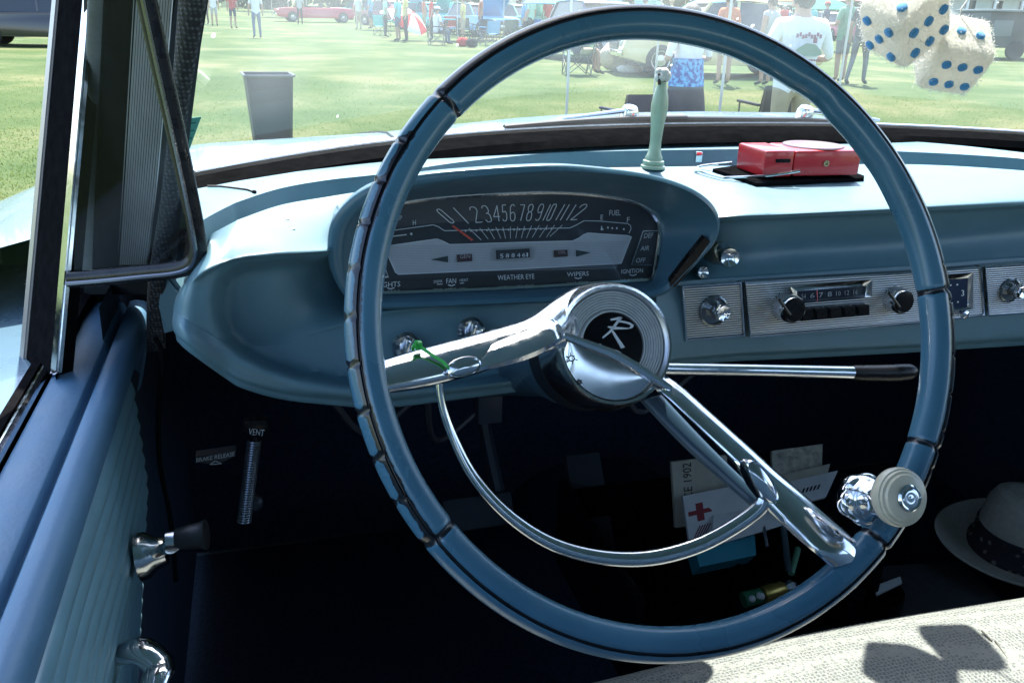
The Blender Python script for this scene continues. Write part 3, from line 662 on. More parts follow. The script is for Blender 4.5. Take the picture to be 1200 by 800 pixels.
bm = B(); p = px(990, 248); text_into(bm, '3', rp(*p, .002), rp(*(p+np.array([3.5, 0])), .002), rp(*(p+np.array([0, -7])), .002))
for q in ((952, 212), (974, 210), (956, 272), (976, 268)): p = px(*q); line_into(bm, [rp(*p, .002), rp(*(p+np.array([2, 0])), .002)], .0015, RN)
part('lettering', bm, PRINT, ck, smooth=False)
bm = B(); lathe(bm, [(.003, 0), (.003, .008), (.0042, .009), (.0042, .013), (.0015, .014)], rp(*px(975, 301)), RN, seg=16); part('setting_knob', bm, CHROME, ck)
vp_ = facia('vent_panel', [(1154, 313), (1232, 306.5), (1237, 364), (1158, 369.5)]); rotary(vp_, 1183, 340, 16.5, .014, None)
# knobs set in the dash itself
def dknob(name, x, y, r, Y, petals=True, label=None):
    bm = B(); c = on_dash(x, y); n = np.array([0, -.97, .24]); c = c+n*.002; ax = np.array([1.0, 0, 0]); bz_ = np.cross(n, ax); rings = []
    for rr_, hh in ((r*.5, -.012), (r*.55, .002), (r, .006), (r*1.02, .012), (r*.8, .015), (r*.3, .0125), (r*.05, .0120)):
        rings.append([c+n*hh+rr_*(1+(.07*abs(math.cos(2.5*t)) if petals else 0))*(math.cos(t)*ax+math.sin(t)*bz_) for t in np.arange(36)*2*math.pi/36])
    vs, _ = quads(bm, rings, close_v=True); cap(bm, vs[-1])
    o = part(name, bm, CHROME, car); return o
for x, y in ((473, 404), (548, 386)):
    k = dknob('switch_knob', x, y, .0118, .240)
    bm = B(); c = on_dash(x+1, y); tube(bm, [c+np.array([-.002, -.018, -.002]), c+np.array([.002, -.019, .010])], .0019, seg=8); part('pointer', bm, CHROME, k)
bm = B(); c = on_dash(843, 294); lathe(bm, [(.0135, -.01), (.0135, .002), (.0118, .005), (.0105, .003), (.0100, .006), (.0085, .007)], c, (0.12, -.95, .28), seg=28, c1=False); lt = part('lighter_socket', bm, mat('brass_rings', (.5, .47, .38), .22, .9, rvar=.2), car)
bm = B(); d = at(854, 301, Y=c[1]-.037)-c; tube(bm, [c, c+d*.6, c+d*.95], .0055, seg=14); lathe(bm, [(.006, -.006), (.0098, -.002), (.0102, .003), (.0088, .006), (.003, .0035), (.0001, .0035)], c+d, d, seg=20); part('pull_knob', bm, CHROME, lt)
dknob('push_knob', 814.5, 318.5, .0072, .243, petals=False)
bm = B(); P = [on_dash(x, y, .0006) for x, y in ((243, 219), (258, 219), (275, 221), (290, 223), (298, 226))]; tube(bm, P, .0009, seg=5); sphere(bm, P[-1], .0022, 8, 6); part('cowl_seam', bm, BLACK, dash)
bm = B(); n = LIP_N; q = [(826, 278), (832, 283), (812, 312), (792, 336), (785, 337), (786, 329), (806, 303)]
prism(bm, [onp(x, y, LIP_P+n*.0032, n) for x, y in q], n, .006); part('lever_slot', bm, BLACK, cluster, smooth=False)
# dashed seam screws on the left shelf
for x, y in ((336, 257), (343, 268)):
    bm = B(); lathe(bm, [(.0022, -.002), (.0022, .0003), (.001, .0005)], on_dash(x, y), (0, -.1, 1), seg=10); part('screw', bm, mat('dull_paint_grey', (.22, .25, .25), .6), dash)
# ------------------------------------------------------------------ windscreen, seal, header, pillars, roof
CXL = .33
def wbase(X): return .578-.22*abs((X-CXL)/.64)**2.6
def wz(X): return WZ+.046-.012*abs((X-CXL)/.64)**2
XS = np.linspace(-.315, .975, 46)
low = [np.array([x, wbase(x), wz(x)]) for x in XS]
def top_of(x):
    k = (x-CXL)/.645; return np.array([CXL+k*.595, .235-.11*abs(k)**2.6, WZ+.475-.02*k*k])
glass_rows = []
for s in np.linspace(0, 1, 9):
    glass_rows.append([l*(1-s)+top_of(x)*s+np.array([0, .022*math.sin(math.pi*s), .012*math.sin(math.pi*s)]) for l, x in zip(low, XS)])
bm = B(); quads(bm, glass_rows); part('windshield', bm, SHIELD, car, ang=80)
bm = B(); quads(bm, [[l+np.array([0, -.060+.012*abs((x-CXL)/.64)**2, -.0055]) for l, x in zip(low, XS)], [l+np.array([0, -.050, .003]) for l in low], [l+np.array([0, -.006, .008]) for l in low], [l+np.array([0, .008, .010]) for l in low], [l+np.array([0, .014, .002]) for l in low], [l+np.array([0, .014, -.02]) for l in low]])
part('windshield_seal', bm, mat('seal_rubber', (.006, .006, .0065), 1.0, noise=.3, nscale=60, spec=.0), car)
bm = B(); tube(bm, [l+np.array([0, .016, .008]) for l in low], .0045, seg=8); part('windshield_trim', bm, CHROME, car)
# roof shell with header, rails and rear pillars
def rr(u, v):                                   # u across -1..1, v 0 header .. 1 rear
    y = (.255-.10*abs(u)**2.6)*(1-v)+(-1.75+.18*abs(u)**2.5)*v
    x = CXL+u*(.77 if v < .7 else .77-.05*(v-.7)/.3); z = WZ+.485+.045*math.sin(math.pi*min(1, v*1.05+.08))-.055*abs(u)**4  # sides spread wider than the real roof so they shade the door top
    return np.array([x, y, z])
U_ = np.linspace(-1, 1, 25); V_ = np.linspace(0, 1, 20)
bm = B(); g1 = [[rr(u, v) for u in U_] for v in V_]; g2 = [[rr(u, v)-np.array([0, 0, .028]) for u in U_] for v in V_]
quads(bm, g1); quads(bm, g2)
for a, b2 in ((g1[0], g2[0]), (g1[-1], g2[-1]), ([r[0] for r in g1], [r[0] for r in g2]), ([r[-1] for r in g1], [r[-1] for r in g2])): quads(bm, [a, b2])
bmesh.ops.remove_doubles(bm, verts=bm.verts[:], dist=.0005); roof = part('roof', bm, BODY, car)
bm = B(); quads(bm, [[p-np.array([0, .004, .004]) for p in r] for r in g2]); part('headliner', bm, CREAM, roof)
for sg in (-1, 1):                              # centre and rear posts
    bm = B(); x0, x1 = CXL+sg*.77, CXL+sg*.69
    prism(bm, [(x0, -.62, WZ-.12), (x0, -.69, WZ-.12), (x1, -.69, WZ+.45), (x1, -.62, WZ+.45)], (sg, 0, .15), .05, bev=.004); part('door_post', bm, BODY, car)
    bm = B(); prism(bm, [(x0, -1.45, WZ-.12), (x0, -2.05, WZ-.12), (x1-.02*sg, -1.68, WZ+.44), (x1, -1.30, WZ+.45)], (sg, 0, .15), .06, bev=.004); part('rear_post', bm, BODY, car)
# left windscreen post: the plane of its inner face, dark rubber, ribbed trim, windlace
a_ = at(183, 330, Y=.285); bdir = np.array([.065, -.165, .40]); bdir /= np.linalg.norm(bdir)
h_ = np.array([-.66, .75, 0]); PNn = np.cross(bdir, h_); PNn /= np.linalg.norm(PNn)
if np.dot(PNn, CAM-a_) < 0: PNn = -PNn
def pp(x, y, l=0.0): return onp(x, y, a_+PNn*l, PNn)
def strip_on(name, L, R, m, par, th=.012, l=0.0, bulge=0.0, n=24, mt=None):
    """a long trim between two pixel edges on the post's plane, continued straight up to the header"""
    Lc, Rc = crv(L, n), crv(R, n); rows = []
    A = [pp(*q, l) for q in Lc]; Z_ = [pp(*q, l) for q in Rc]
    ext = [A[-1]+bdir*k for k in (.08, .17, .27)]; exz = [Z_[-1]+bdir*k for k in (.08, .17, .27)]
    A += ext; Z_ += exz
    for f, d in ((0, -th), (0, -bulge*.2), (.2, bulge*.7), (.5, bulge), (.8, bulge*.7), (1, -bulge*.2), (1, -th)):
        rows.append([p*(1-f)+q*f+PNn*d for p, q in zip(A, Z_)])
    bm = B(); quads(bm, rows); return part(name, bm, m, par)
def perforated():
    m = bpy.data.materials.new('perforated_vinyl'); m.use_nodes = True; t = m.node_tree; b = t.nodes['Principled BSDF']
    tc = N(t, 'ShaderNodeTexCoord'); vo = N(t, 'ShaderNodeTexVoronoi'); vo.inputs['Scale'].default_value = 330; vo.inputs['Randomness'].default_value = .15
    t.links.new(tc.outputs['Object'], vo.inputs['Vector']); cr = N(t, 'ShaderNodeValToRGB')
    cr.color_ramp.elements[0].color = (.11, .115, .12, 1); cr.color_ramp.elements[1].color = (.012, .012, .014, 1); cr.color_ramp.elements[0].position = .1; cr.color_ramp.elements[1].position = .5
    t.links.new(vo.outputs['Distance'], cr.inputs[0]); t.links.new(cr.outputs[0], b.inputs['Base Color']); b.inputs['Roughness'].default_value = .6
    bp = N(t, 'ShaderNodeBump'); bp.inputs['Distance'].default_value = .001; bp.invert = True; t.links.new(vo.outputs['Distance'], bp.inputs['Height']); t.links.new(bp.outputs[0], b.inputs['Normal']); return m
PERF = perforated()
bm = B(); base = pp(190, 420); prism(bm, [pp(*q, -.016) for q in ((98, 345), (172, 345), (188, 150), (197, 60), (206, -5), (98, -5))]+[], PNn, .03)
for k in (1,):
    e = bdir*.30; q4 = [pp(98, -5, -.016), pp(206, -5, -.016)]
    prism(bm, [q4[0], q4[1], q4[1]+e, q4[0]+e], PNn, .03)
o1, o2 = pp(104, 200, -.02), pp(104, -5, -.02); top1 = np.array([CXL-.81, .06, WZ+.45]); top2 = np.array([CXL-.60, .12, WZ+.47])
prism(bm, [pp(70, -40, -.018), pp(150, -40, -.018)+bdir*.02, top2, top1], PNn, .03)  # unseen wedge added above the view to shade the door top
pil = part('windshield_post', bm, mat('post_dark', (.010, .013, .017), .6, spec=.2), car, smooth=False)
strip_on('windlace', [(172, 410), (174, 330), (190, 225), (202, 110), (208, 0)], [(190, 410), (190, 330), (206, 225), (217, 120), (237, 0)], PERF, pil, bulge=.005, th=.004)
bm = B(); rows = []
Lr, Rr = crv([(139, 310), (146, 200), (158, 0)], 16), crv([(173, 310), (186, 200), (203, 0)], 16)
A = [pp(*q, -.004) for q in Lr]; Z_ = [pp(*q, -.004) for q in Rr]; A += [A[-1]+bdir*.15, A[-1]+bdir*.28]; Z_ += [Z_[-1]+bdir*.15, Z_[-1]+bdir*.28]
nr = 14
for j in range(nr*4+1):
    f = j/(nr*4); d = .0012*math.cos(j*math.pi/2); rows.append([p*(1-f)+q*f+PNn*d for p, q in zip(A, Z_)])
_, fs_ = quads(bm, rows)
for i_, f_ in enumerate(fs_): f_.material_index = 1 if (i_//(len(A)-1)) % 4 == 1 else 0  # groove faces coloured dark: painted shade, the relief alone lights too flat
part('ribbed_trim', bm, [mat('ribbed_vinyl', (.46, .44, .41), .4, noise=.10, nscale=60), mat('rib_groove_shade', (.03, .03, .03), .7)], pil, ang=25)
strip_on('door_rubber', [(108, 322), (112, 200), (121, 0)], [(139, 322), (146, 200), (158, 0)], RUBBER, pil, bulge=.005, l=-.003)
strip_on('frame_trim', [(84, 324), (94, 200), (103, 0)], [(107, 322), (111, 200), (120, 0)], mat('dull_grey_strip', (.10, .10, .10), .5, noise=.2, nscale=80), pil, bulge=.004, l=-.004)
# right windscreen post (outside the photograph)
bm = B(); quads(bm, [[np.array([CXL+.66, .36, WZ+.03])+np.array([dx, dy, 0]), np.array([CXL+.59, .10, WZ+.47])+np.array([dx, dy, 0])] for dx, dy in ((0, 0), (.06, -.03), (.06, -.07), (0, -.05))], close_u=True); part('windshield_post', bm, BODY, car)
# ------------------------------------------------------------------ vent window swung inwards, division bar
vP, vN = plane3(np.array([-.30, .183, WZ+.019]), at(165, 0, Y=.15), np.array([-.40, .225, WZ-.011]))
def vp3(x, y, l=0.0): return onp(x, y, vP+vN*l, vN)
fr = crv([(174, 10), (188, 75), (206, 155), (222, 230), (231, 278), (232, 296), (226, 309), (208, 316), (170, 320), (120, 325), (82, 328)], 60)
pts = [vp3(*q) for q in fr]; v0 = pts[0]-pts[4]; v0 /= np.linalg.norm(v0)
vent = bpy.data.objects.new('vent_window', None); C.objects.link(vent); vent.parent = car
bm = B(); pts2 = [pts[0]+v0*.20, pts[0]+v0*.08]+pts; tube(bm, pts2, .0068, seg=12, up=vN, flat=.75); part('frame', bm, mat('black_chrome', (.035, .035, .037), .2, .6, noise=.3, nscale=60, rvar=.2), vent)
bm = B(); tube(bm, [p+vN*.0058 for p in pts2], .0016, seg=6, up=vN); part('bright_edge', bm, mat('dull_bright_edge', (.22, .22, .23), .2, 1.0, rvar=.2), vent)
gp = [vp3(*q, -.001) for q in ((174, 10), (188, 75), (206, 155), (222, 230), (230, 300), (208, 316), (86, 326), (90, 200), (103, 0))]; gp = gp[:0]+[gp[0]+v0*.18]+gp+[gp[-1]+v0*.10]
bm = B(); cap(bm, [bm.verts.new(V(p)) for p in gp]); part('glass', bm, glass('vent_glass', tint=(.74, .80, .85), base=.014, amp=.02, dust=.008, speck=.3), vent, smooth=False)
bt, bb = at(78, 0, X=-.395), at(46, 440, X=-.44)
bdv = bt-bb; topb = bt+bdv*.9
bm = B(); e = np.array([.012, -.006, 0]); fwd = np.array([-.4, .9, 0])*.010
dv = bpy.data.objects.new('division_bar', None); C.objects.link(dv); dv.parent = car
def bar(name, l0, l1, r0, r1, m, off, th):
    """upright channel between pixel edges, on the plane of the door glass"""
    nrm = np.cross(bdv, np.array([-.45, .9, 0])); nrm /= np.linalg.norm(nrm)
    if np.dot(nrm, CAM-bb) < 0: nrm = -nrm
    q = [onp(*p, bb+nrm*off, nrm) for p in (l0, l1, r1, r0)]
    ex = (q[0]-q[1])*.7; bm = B(); prism(bm, [q[0]+ex*1.0, q[1], q[2], q[3]+ex*1.0], nrm, th, bev=.0015); return part(name, bm, m, dv)
bar('rubber_channel', (66, 0), (26, 440), (97, 0), (60, 440), RUBBER, 0, .016)
bar('chrome_edge', (96, 0), (58, 440), (106, 0), (66, 436), CHROME, .002, .004)
bar('chrome_edge', (60, 0), (20, 440), (66, 0), (26, 440), mat('pale_edge', (.4, .37, .35), .35, .5), .002, .004)
# ------------------------------------------------------------------ driver's door
bm = B(); YS = np.linspace(-.95, .41, 40)
def door_x(y): return 0.02*max(0, (y-.30)/.1)**2*0
prof = [(-.428, -.098), (-.426, -.091), (-.412, -.0890), (-.400, -.0905), (-.3975, -.0925), (-.3955, -.0985), (-.3935, -.0985), (-.3915, -.0925), (-.389, -.0900), (-.382, -.0895), (-.376, -.0925), (-.3725, -.099), (-.3730, -.108), (-.379, -.118)]
quads(bm, [[np.array([x, y, WZ+z]) for y in YS] for x, z in crv(prof, 91)]); f1 = [np.array([x, YS[-1], WZ+z]) for x, z in crv(prof, 91)]
quads(bm, [f1, [p+np.array([0, .012, -.004]) for p in f1], [p+np.array([-.02, .018, -.08]) for p in f1]])
door = part('driver_door', bm, BLUED, car, ang=35)
def pan_x(z): return -.3775-.163*max(0, -.216-z)
bm = B(); rows = []
zs = np.linspace(-.116, -.66, 430)
for z in zs:
    ph = ((-z-.116)/.0165) % 1.0; d = .0055*math.sin(math.pi*ph)**.55 if z > -.46 else .001
    row_ = []
    for y in np.linspace(-.95, .30, 60):
        edge = max(0, (y-.255)/.045); wob = .0005*math.sin(y*21+z*7)
        row_.append(np.array([pan_x(z)+d*(1-edge)*(1+.06*math.sin(y*33+z*9))+wob*(1-edge)-.012*edge**2, y+.002*math.sin(z*31)*edge, WZ+z]))
    rows.append(row_)
quads(bm, rows); quads(bm, [[r[-1] for r in rows], [r[-1]+np.array([-.03, .006, 0]) for r in rows]])
part('pleated_panel', bm, mat('pleated_vinyl', (.19, .36, .44), .30, noise=.10, nscale=30, coat=.3, rvar=.15), door, ang=32)
bm = B(); quads(bm, [[np.array([x, y, WZ+z]) for y in np.linspace(-.97, .62, 12)] for x, z in ((-.445, -.10), (-.448, -.094), (-.462, -.094), (-.475, -.096), (-.57, -.104), (-.63, -.15), (-.655, -.28), (-.57, -.50), (-.55, -.72))])
part('outer_skin', bm, BODY, door)
bm = B(); tube(bm, [(-.4335, -.95, WZ-.090), (-.4335, .40, WZ-.090)], .0042, seg=8, up=(0, 0, 1)); part('belt_trim', bm, CHROME, door)
bm = B(); quads(bm, [[np.array([x, y, WZ+z]) for y in (-.95, .43)] for x, z in ((-.4375, -.12), (-.4375, -.086), (-.4445, -.086), (-.4445, -.12))], close_u=True); part('belt_rubber', bm, RUBBER, door, smooth=False)
bm = B(); q = [at(65, 440, Z=WZ-.086), at(84, 372, Z=WZ-.086), at(100, 338, Z=WZ-.086), at(112, 331, Z=WZ-.086), at(112, 345, Z=WZ-.086), at(96, 372, Z=WZ-.086), at(72, 428, Z=WZ-.086)]
prism(bm, [p+np.array([0, 0, .006]) for p in q], (0, 0, 1), .012, bev=.001); part('rubber_flap', bm, RUBBER, door)
# window crank and door handle
c0 = at(163, 652, Y=.14)
bm = B(); lathe(bm, [(.019, 0), (.018, .006), (.013, .012), (.010, .02)], c0, (1, 0, .1), seg=24); c1 = at(203, 641, Y=.12)
band_ = [c0+np.array([.012, 0, 0]), c0*.5+c1*.5+np.array([.006, 0, .002]), c1]
tube(bm, crv(band_, 12), list(np.linspace(.0095, .007, 12)), seg=10, flat=.6); crank = part('window_crank', bm, CHROMEW, door)
bm = B(); k0, k1 = at(200, 632, Y=.115), at(242, 626, Y=.112); dk = k1-k0
tube(bm, [k0-dk*.10, k0+dk*.15], .0065, seg=14); part('crank_ferrule', bm, CHROME, crank)
bm = B(); P = crv([k0+dk*.15, k0+dk*.4, k0+dk*.8, k0+dk*.97, k0+dk*1.02], 12); tube(bm, P, list(np.interp(np.arange(12), [0, 4, 9, 11], [.0072, .0095, .0115, .0085])), seg=16); part('crank_knob', bm, mat('crank_black', (.022, .022, .025), .25, spec=.6, rvar=.15), crank)
bm = B(); h0, h1 = at(152, 765, Y=.06), at(180, 806, Y=.03)
tube(bm, crv([h0+np.array([-.01, 0, 0]), h0+np.array([.008, -.004, .004]), (h0+h1)/2+np.array([.012, 0, 0]), h1, h1+np.array([0, -.03, -.03])], 16), list(np.interp(np.arange(16), [0, 3, 10, 15], [.008, .011, .010, .008])), seg=12, flat=.7)
part('door_handle', bm, CHROME, door)
# hinge post, kick panel, thin windlace cord going down
bm = B(); q = [(183, 318), (200, 322), (222, 352), (216, 386), (192, 392), (186, 360)]
prism(bm, [at(x, y, Y=.285) for x, y in q], (0, -1, 0), .05, bev=.004); part('hinge_post', bm, BLUE, car)
bm = B(); P = crv([at(182, 395, Y=.27), at(190, 420, Y=.275), at(186, 480, Y=.28), at(187, 540, Y=.28), at(200, 610, Y=.28), at(206, 680, Y=.28)], 30); tube(bm, P, .0022, seg=8); part('windlace_cord', bm, RUBBER, car)
NAVY = mat('navy_carpet_board', (.036, .058, .095), .9, noise=.3, nscale=90)
bm = B(); quads(bm, [[np.array([-.40-.03*(WZ-.1-z), y, z]) for y in (.30, .95)] for z in (WZ-.06, .2)]); part('kick_panel', bm, NAVY, car)
# ------------------------------------------------------------------ floor, tunnel, firewall, body behind
FZ = WZ-.74
bm = B(); quads(bm, [[np.array([x, y, FZ+.10*math.exp(-((x-CXL)/.17)**4)]) for x in np.linspace(-.55, 1.21, 40)] for y in np.linspace(.93, -2.2, 20)])
quads(bm, [[np.array([x, .93+.02*k, FZ-.02+k*.36+(.10*math.exp(-((x-CXL)/.17)**4) if k == 0 else 0)]) for x in np.linspace(-.55, 1.21, 40)] for k in (0, 1, 1.7)])
part('floor', bm, CARPET, car)
bm = B(); quads(bm, [[np.array([x, .80, WZ-.13]) for x in (-.55, 1.21)], [np.array([x, .90, WZ-.36]) for x in (-.55, 1.21)]]); part('firewall', bm, NAVY, car)
bm = B(); quads(bm, [[np.array([1.12, y, z]) for y in (.25, .95)] for z in (WZ-.04, .15)]); quads(bm, [[np.array([x, .27, z]) for x in (1.06, 1.24)] for z in (WZ-.04, .15)]); part('kick_panel', bm, NAVY, car)
for sg in (1,):
    bm = B(); quads(bm, [[np.array([CXL+.785, y, WZ+z]) for y in (-2.2, .45)] for z in (-.09, -.72)]); quads(bm, [[np.array([x, y, WZ+z]) for y in (-2.2, .45)] for x, z in ((CXL+.70, -.10), (CXL+.74, -.088), (CXL+.79, -.10), (CXL+.89, -.26), (CXL+.90, -.5), (CXL+.87, -.72))])
    part('passenger_door', bm, BLUED, car)
bm = B(); quads(bm, [[np.array([x, y, WZ+z]) for x in (-.57, 1.23)] for y, z in ((-1.80, -.10), (-2.05, -.10), (-3.0, -.16), (-3.15, -.3), (-3.12, -.72))]); quads(bm, [[np.array([-.56, y, WZ+z]) for y in (-.95, -3.1)] for z in (-.10, -.72)]); part('rear_body', bm, BODY, car)
# pedals
for x, y, s in ((560, 600, (.11, .05)), (690, 590, (.06, .16))):
    bm = B(); box(bm, at(x, y, Y=.62), (s[0], .02, s[1]), bev=.006, R=Matrix.Rotation(rad(-35), 3, 'X')); part('pedal', bm, mat('pedal_rubber', (.045, .05, .06), .7, bump=.3), car)
bm = B(); tube(bm, crv([(.02, .60, WZ-.16), (.03, .66, WZ-.32), (.05, .60, WZ-.48)], 12), .011, seg=8); part('pedal_arm', bm, mat('dark_steel', (.035, .042, .055), .4), car)
for i_, L_w in enumerate(([(-.20, .34, WZ-.19), (-.16, .38, WZ-.25), (-.08, .42, WZ-.22), (.02, .40, WZ-.20)], [(-.10, .36, WZ-.20), (-.07, .44, WZ-.30), (.03, .50, WZ-.26)], [(.12, .34, WZ-.20), (.18, .40, WZ-.27), (.28, .42, WZ-.22), (.36, .38, WZ-.20)])):
    bm = B(); tube(bm, crv([np.array(q_) for q_ in L_w], 16), .0035, seg=6); part('wire', bm, mat('wire_sheath', (.05, .05, .06), .5), car)
bm = B(); box(bm, (-.02, .42, WZ-.19), (.16, .05, .03), bev=.006); box(bm, (-.02, .40, WZ-.22), (.03, .02, .08), bev=.004); part('column_bracket', bm, mat('dark_steel', (.035, .042, .055), .4), car)
# brake release and vent pull under the dash
bm = B(); q = [(229, 536), (276, 529), (276, 534), (264, 541), (240, 544), (230, 541)]; prism(bm, [at(x, y, Y=.30) for x, y in q], (0, -1, 0), .014, bev=.0015); br_ = part('brake_release', bm, mat('dark_steel', (.035, .042, .055), .4), car)
bm = B(); text_into(bm, 'BRAKE RELEASE', at(230, 541.5, Y=.2985), at(275, 534, Y=.2985), at(230, 536.5, Y=.2985)); line_into(bm, [at(x, y, Y=.2985) for x, y in ((246, 544), (252, 540), (260, 543), (246, 544))], .0008, np.array([0, -1, 0])); part('lettering', bm, mat('dim_label', (.55, .58, .58), .6), br_, smooth=False)
bm = B(); box(bm, at(300, 498, Y=.31), (.024, .012, .016), bev=.005); vk = part('vent_pull', bm, BLACK, car)
bm = B(); text_into(bm, 'VENT', at(291, 509, Y=.3035), at(309, 511, Y=.3035), at(292, 501.5, Y=.3035)); part('lettering', bm, mat('dim_label', (.55, .58, .58), .6), vk, smooth=False)
bm = B(); t0_, t1_ = at(298, 516, Y=.31), at(286, 612, Y=.29); ax = t1_-t0_; n_ = 34; a, b2 = frame_for(ax); P = []
for i in range(n_*10): t = i/(n_*10); P.append(t0_+ax*t+.0062*(math.cos(t*n_*2*math.pi)*a+math.sin(t*n_*2*math.pi)*b2))
tube(bm, P, .0011, seg=5); part('coil_spring', bm, mat('spring_steel', (.32, .35, .40), .35, .9), vk)
bm = B(); tube(bm, [t0_-ax*.05, t1_], .004, seg=10); part('cable', bm, BLACK, vk)
bm = B(); lathe(bm, [(.009, 0), (.009, .01), (.005, .014)], at(298, 587, Y=.36), (0, -1, .2), seg=14); part('bolt', bm, mat('dark_steel', (.035, .042, .055), .4), car)
# ------------------------------------------------------------------ bench seat
def seat_mat():
    m = bpy.data.materials.new('brocade'); m.use_nodes = True; t = m.node_tree; b = t.nodes['Principled BSDF']
    tc = N(t, 'ShaderNodeTexCoord'); mp = N(t, 'ShaderNodeMapping'); t.links.new(tc.outputs['Object'], mp.inputs[0])
    v = N(t, 'ShaderNodeTexVoronoi'); v.feature = 'DISTANCE_TO_EDGE'; v.inputs['Scale'].default_value = 250; v.inputs['Randomness'].default_value = .5; t.links.new(mp.outputs[0], v.inputs['Vector'])
    v2 = N(t, 'ShaderNodeTexVoronoi'); v2.inputs['Scale'].default_value = 620; v2.inputs['Randomness'].default_value = .8; t.links.new(mp.outputs[0], v2.inputs['Vector'])
    n = N(t, 'ShaderNodeTexNoise'); n.inputs['Scale'].default_value = 330; n.inputs['Detail'].default_value = 3; t.links.new(mp.outputs[0], n.inputs['Vector'])
    s = math_node(t, 'ADD', math_node(t, 'MULTIPLY', v.outputs['Distance'], 2.2), math_node(t, 'MULTIPLY', v2.outputs['Distance'], -.55)); s = math_node(t, 'ADD', s, math_node(t, 'MULTIPLY', n.outputs['Fac'], .55))
    cr = N(t, 'ShaderNodeValToRGB'); e = cr.color_ramp.elements; e[0].position = .36; e[0].color = (.262, .270, .240, 1); e[1].position = .47; e[1].color = (.130, .142, .138, 1)
    t.links.new(s, cr.inputs[0]); n3 = N(t, 'ShaderNodeTexNoise'); n3.inputs['Scale'].default_value = 9; n3.inputs['Detail'].default_value = 5; t.links.new(tc.outputs['Object'], n3.inputs['Vector'])
    mr = N(t, 'ShaderNodeMapRange'); mr.inputs[1].default_value = .3; mr.inputs[2].default_value = .7; mr.inputs[3].default_value = .86; mr.inputs[4].default_value = 1.06; t.links.new(n3.outputs['Fac'], mr.inputs[0])
    mx = N(t, 'ShaderNodeMix', data_type='RGBA', blend_type='MULTIPLY'); mx.inputs[0].default_value = 1; t.links.new(cr.outputs[0], mx.inputs[6]); t.links.new(mr.outputs[0], mx.inputs[7]); t.links.new(mx.outputs[2], b.inputs['Base Color'])
    b.inputs['Roughness'].default_value = .5; bp = N(t, 'ShaderNodeBump'); bp.inputs['Distance'].default_value = .0012; bp.inputs['Strength'].default_value = .7; t.links.new(s, bp.inputs['Height']); t.links.new(bp.outputs[0], b.inputs['Normal']); return m
SEAT = seat_mat(); SZ = WZ-.350
bm = B(); prof = [(.070, -.30), (.096, -.20), (.101, -.10), (.096, -.045), (.078, -.014), (.045, .004), (-.05, .012), (-.25, .004), (-.50, -.03), (-.62, -.06)]
quads(bm, [[np.array([x, y+.006*math.sin(x*5.3), SZ+z+.003*math.sin(x*9)]) for x in np.linspace(-.34, 1.08, 60)] for y, z in crv(prof, 60)]); seat = part('bench_seat', bm, SEAT, car, ang=80)
bm = B(); quads(bm, [[np.array([x, y, SZ+z]) for x in np.linspace(-.34, 1.08, 30)] for y, z in crv([(-.58, -.04), (-.62, .12), (-.70, .40), (-.73, .44), (-.78, .42), (-.80, .1), (-.80, -.3)], 30)]); part('seat_back', bm, mat('blue_seat_back', (.10, .17, .22), .6), seat)
bm = B()
for L in ([(1136, 766), (1150, 779), (1160, 792), (1166, 806)], [(1166, 752), (1178, 770), (1190, 790)], [(1150, 740), (1162, 752)]):
    pts = [at(x, y, Z=SZ+.009) for x, y in L]; tube(bm, [p+np.array([0, 0, .0015]) for p in crv(pts, 10)], .0009, seg=5)
part('tear', bm, mat('tear_shadow', (.10, .095, .08), .8), seat)
# ------------------------------------------------------------------ bonnet, wings, wipers outside the glass
XH = np.linspace(-.64, 1.30, 70)
_zc = [(-.66, -.10), (-.55, -.052), (-.35, -.006), (-.05, .009), (.20, .032), (.29, .037), (.50, .039), (.69, .035), (.90, .008), (1.08, -.018), (1.22, -.052), (1.32, -.10)]
def hood_z(x, y):
    c_ = poly(_zc, x); d = y-.9
    return WZ+(c_-.125*d-.03*d*d if d > 0 else min(c_-.02*d, .040))
rows = []
for k in np.linspace(0, 1, 26):
    r_ = []
    for x in XH:
        y0 = wbase(max(-.32, min(.98, x)))+.02 if abs(x-CXL) < .66 else .44-max(0, abs(x-CXL)-.66)*.2; y = y0*(1-k)+2.0*k
        r_.append(np.array([x, y, hood_z(x, y)]))
    rows.append(r_)
bm = B(); quads(bm, rows); quads(bm, [rows[-1], [p+np.array([0, .03, -.12]) for p in rows[-1]], [p+np.array([0, .03, -.5]) for p in rows[-1]]])
for e in (0, -1): quads(bm, [[r[e] for r in rows], [r[e]+np.array([-.012 if e == 0 else .012, 0, -.08]) for r in rows], [r[e]+np.array([0, 0, -.5]) for r in rows]])
hood = part('bonnet', bm, BODY, car, ang=30)
bm = B(); P = [np.array([-.06, wbase(-.06)+.03+t*1.3, 0]) for t in np.linspace(0, 1, 20)]; P = [np.array([p[0], p[1], hood_z(p[0], p[1])+.0012]) for p in P]; tube(bm, P, .0018, seg=5); part('panel_gap', bm, BLACK, hood)
bm = B(); lathe(bm, [(.016, -.004), (.016, .008), (.010, .014), (.004, .016)], (.02, .66, hood_z(.02, .66)), (0, -.2, 1), seg=20); part('washer_jet', bm, CHROME, hood)
def atw(x, y): 
    p = at(x, y, Y=.62)
    for _ in range(6): p = at(x, y, Y=wbase(p[0])+.030)
    return p
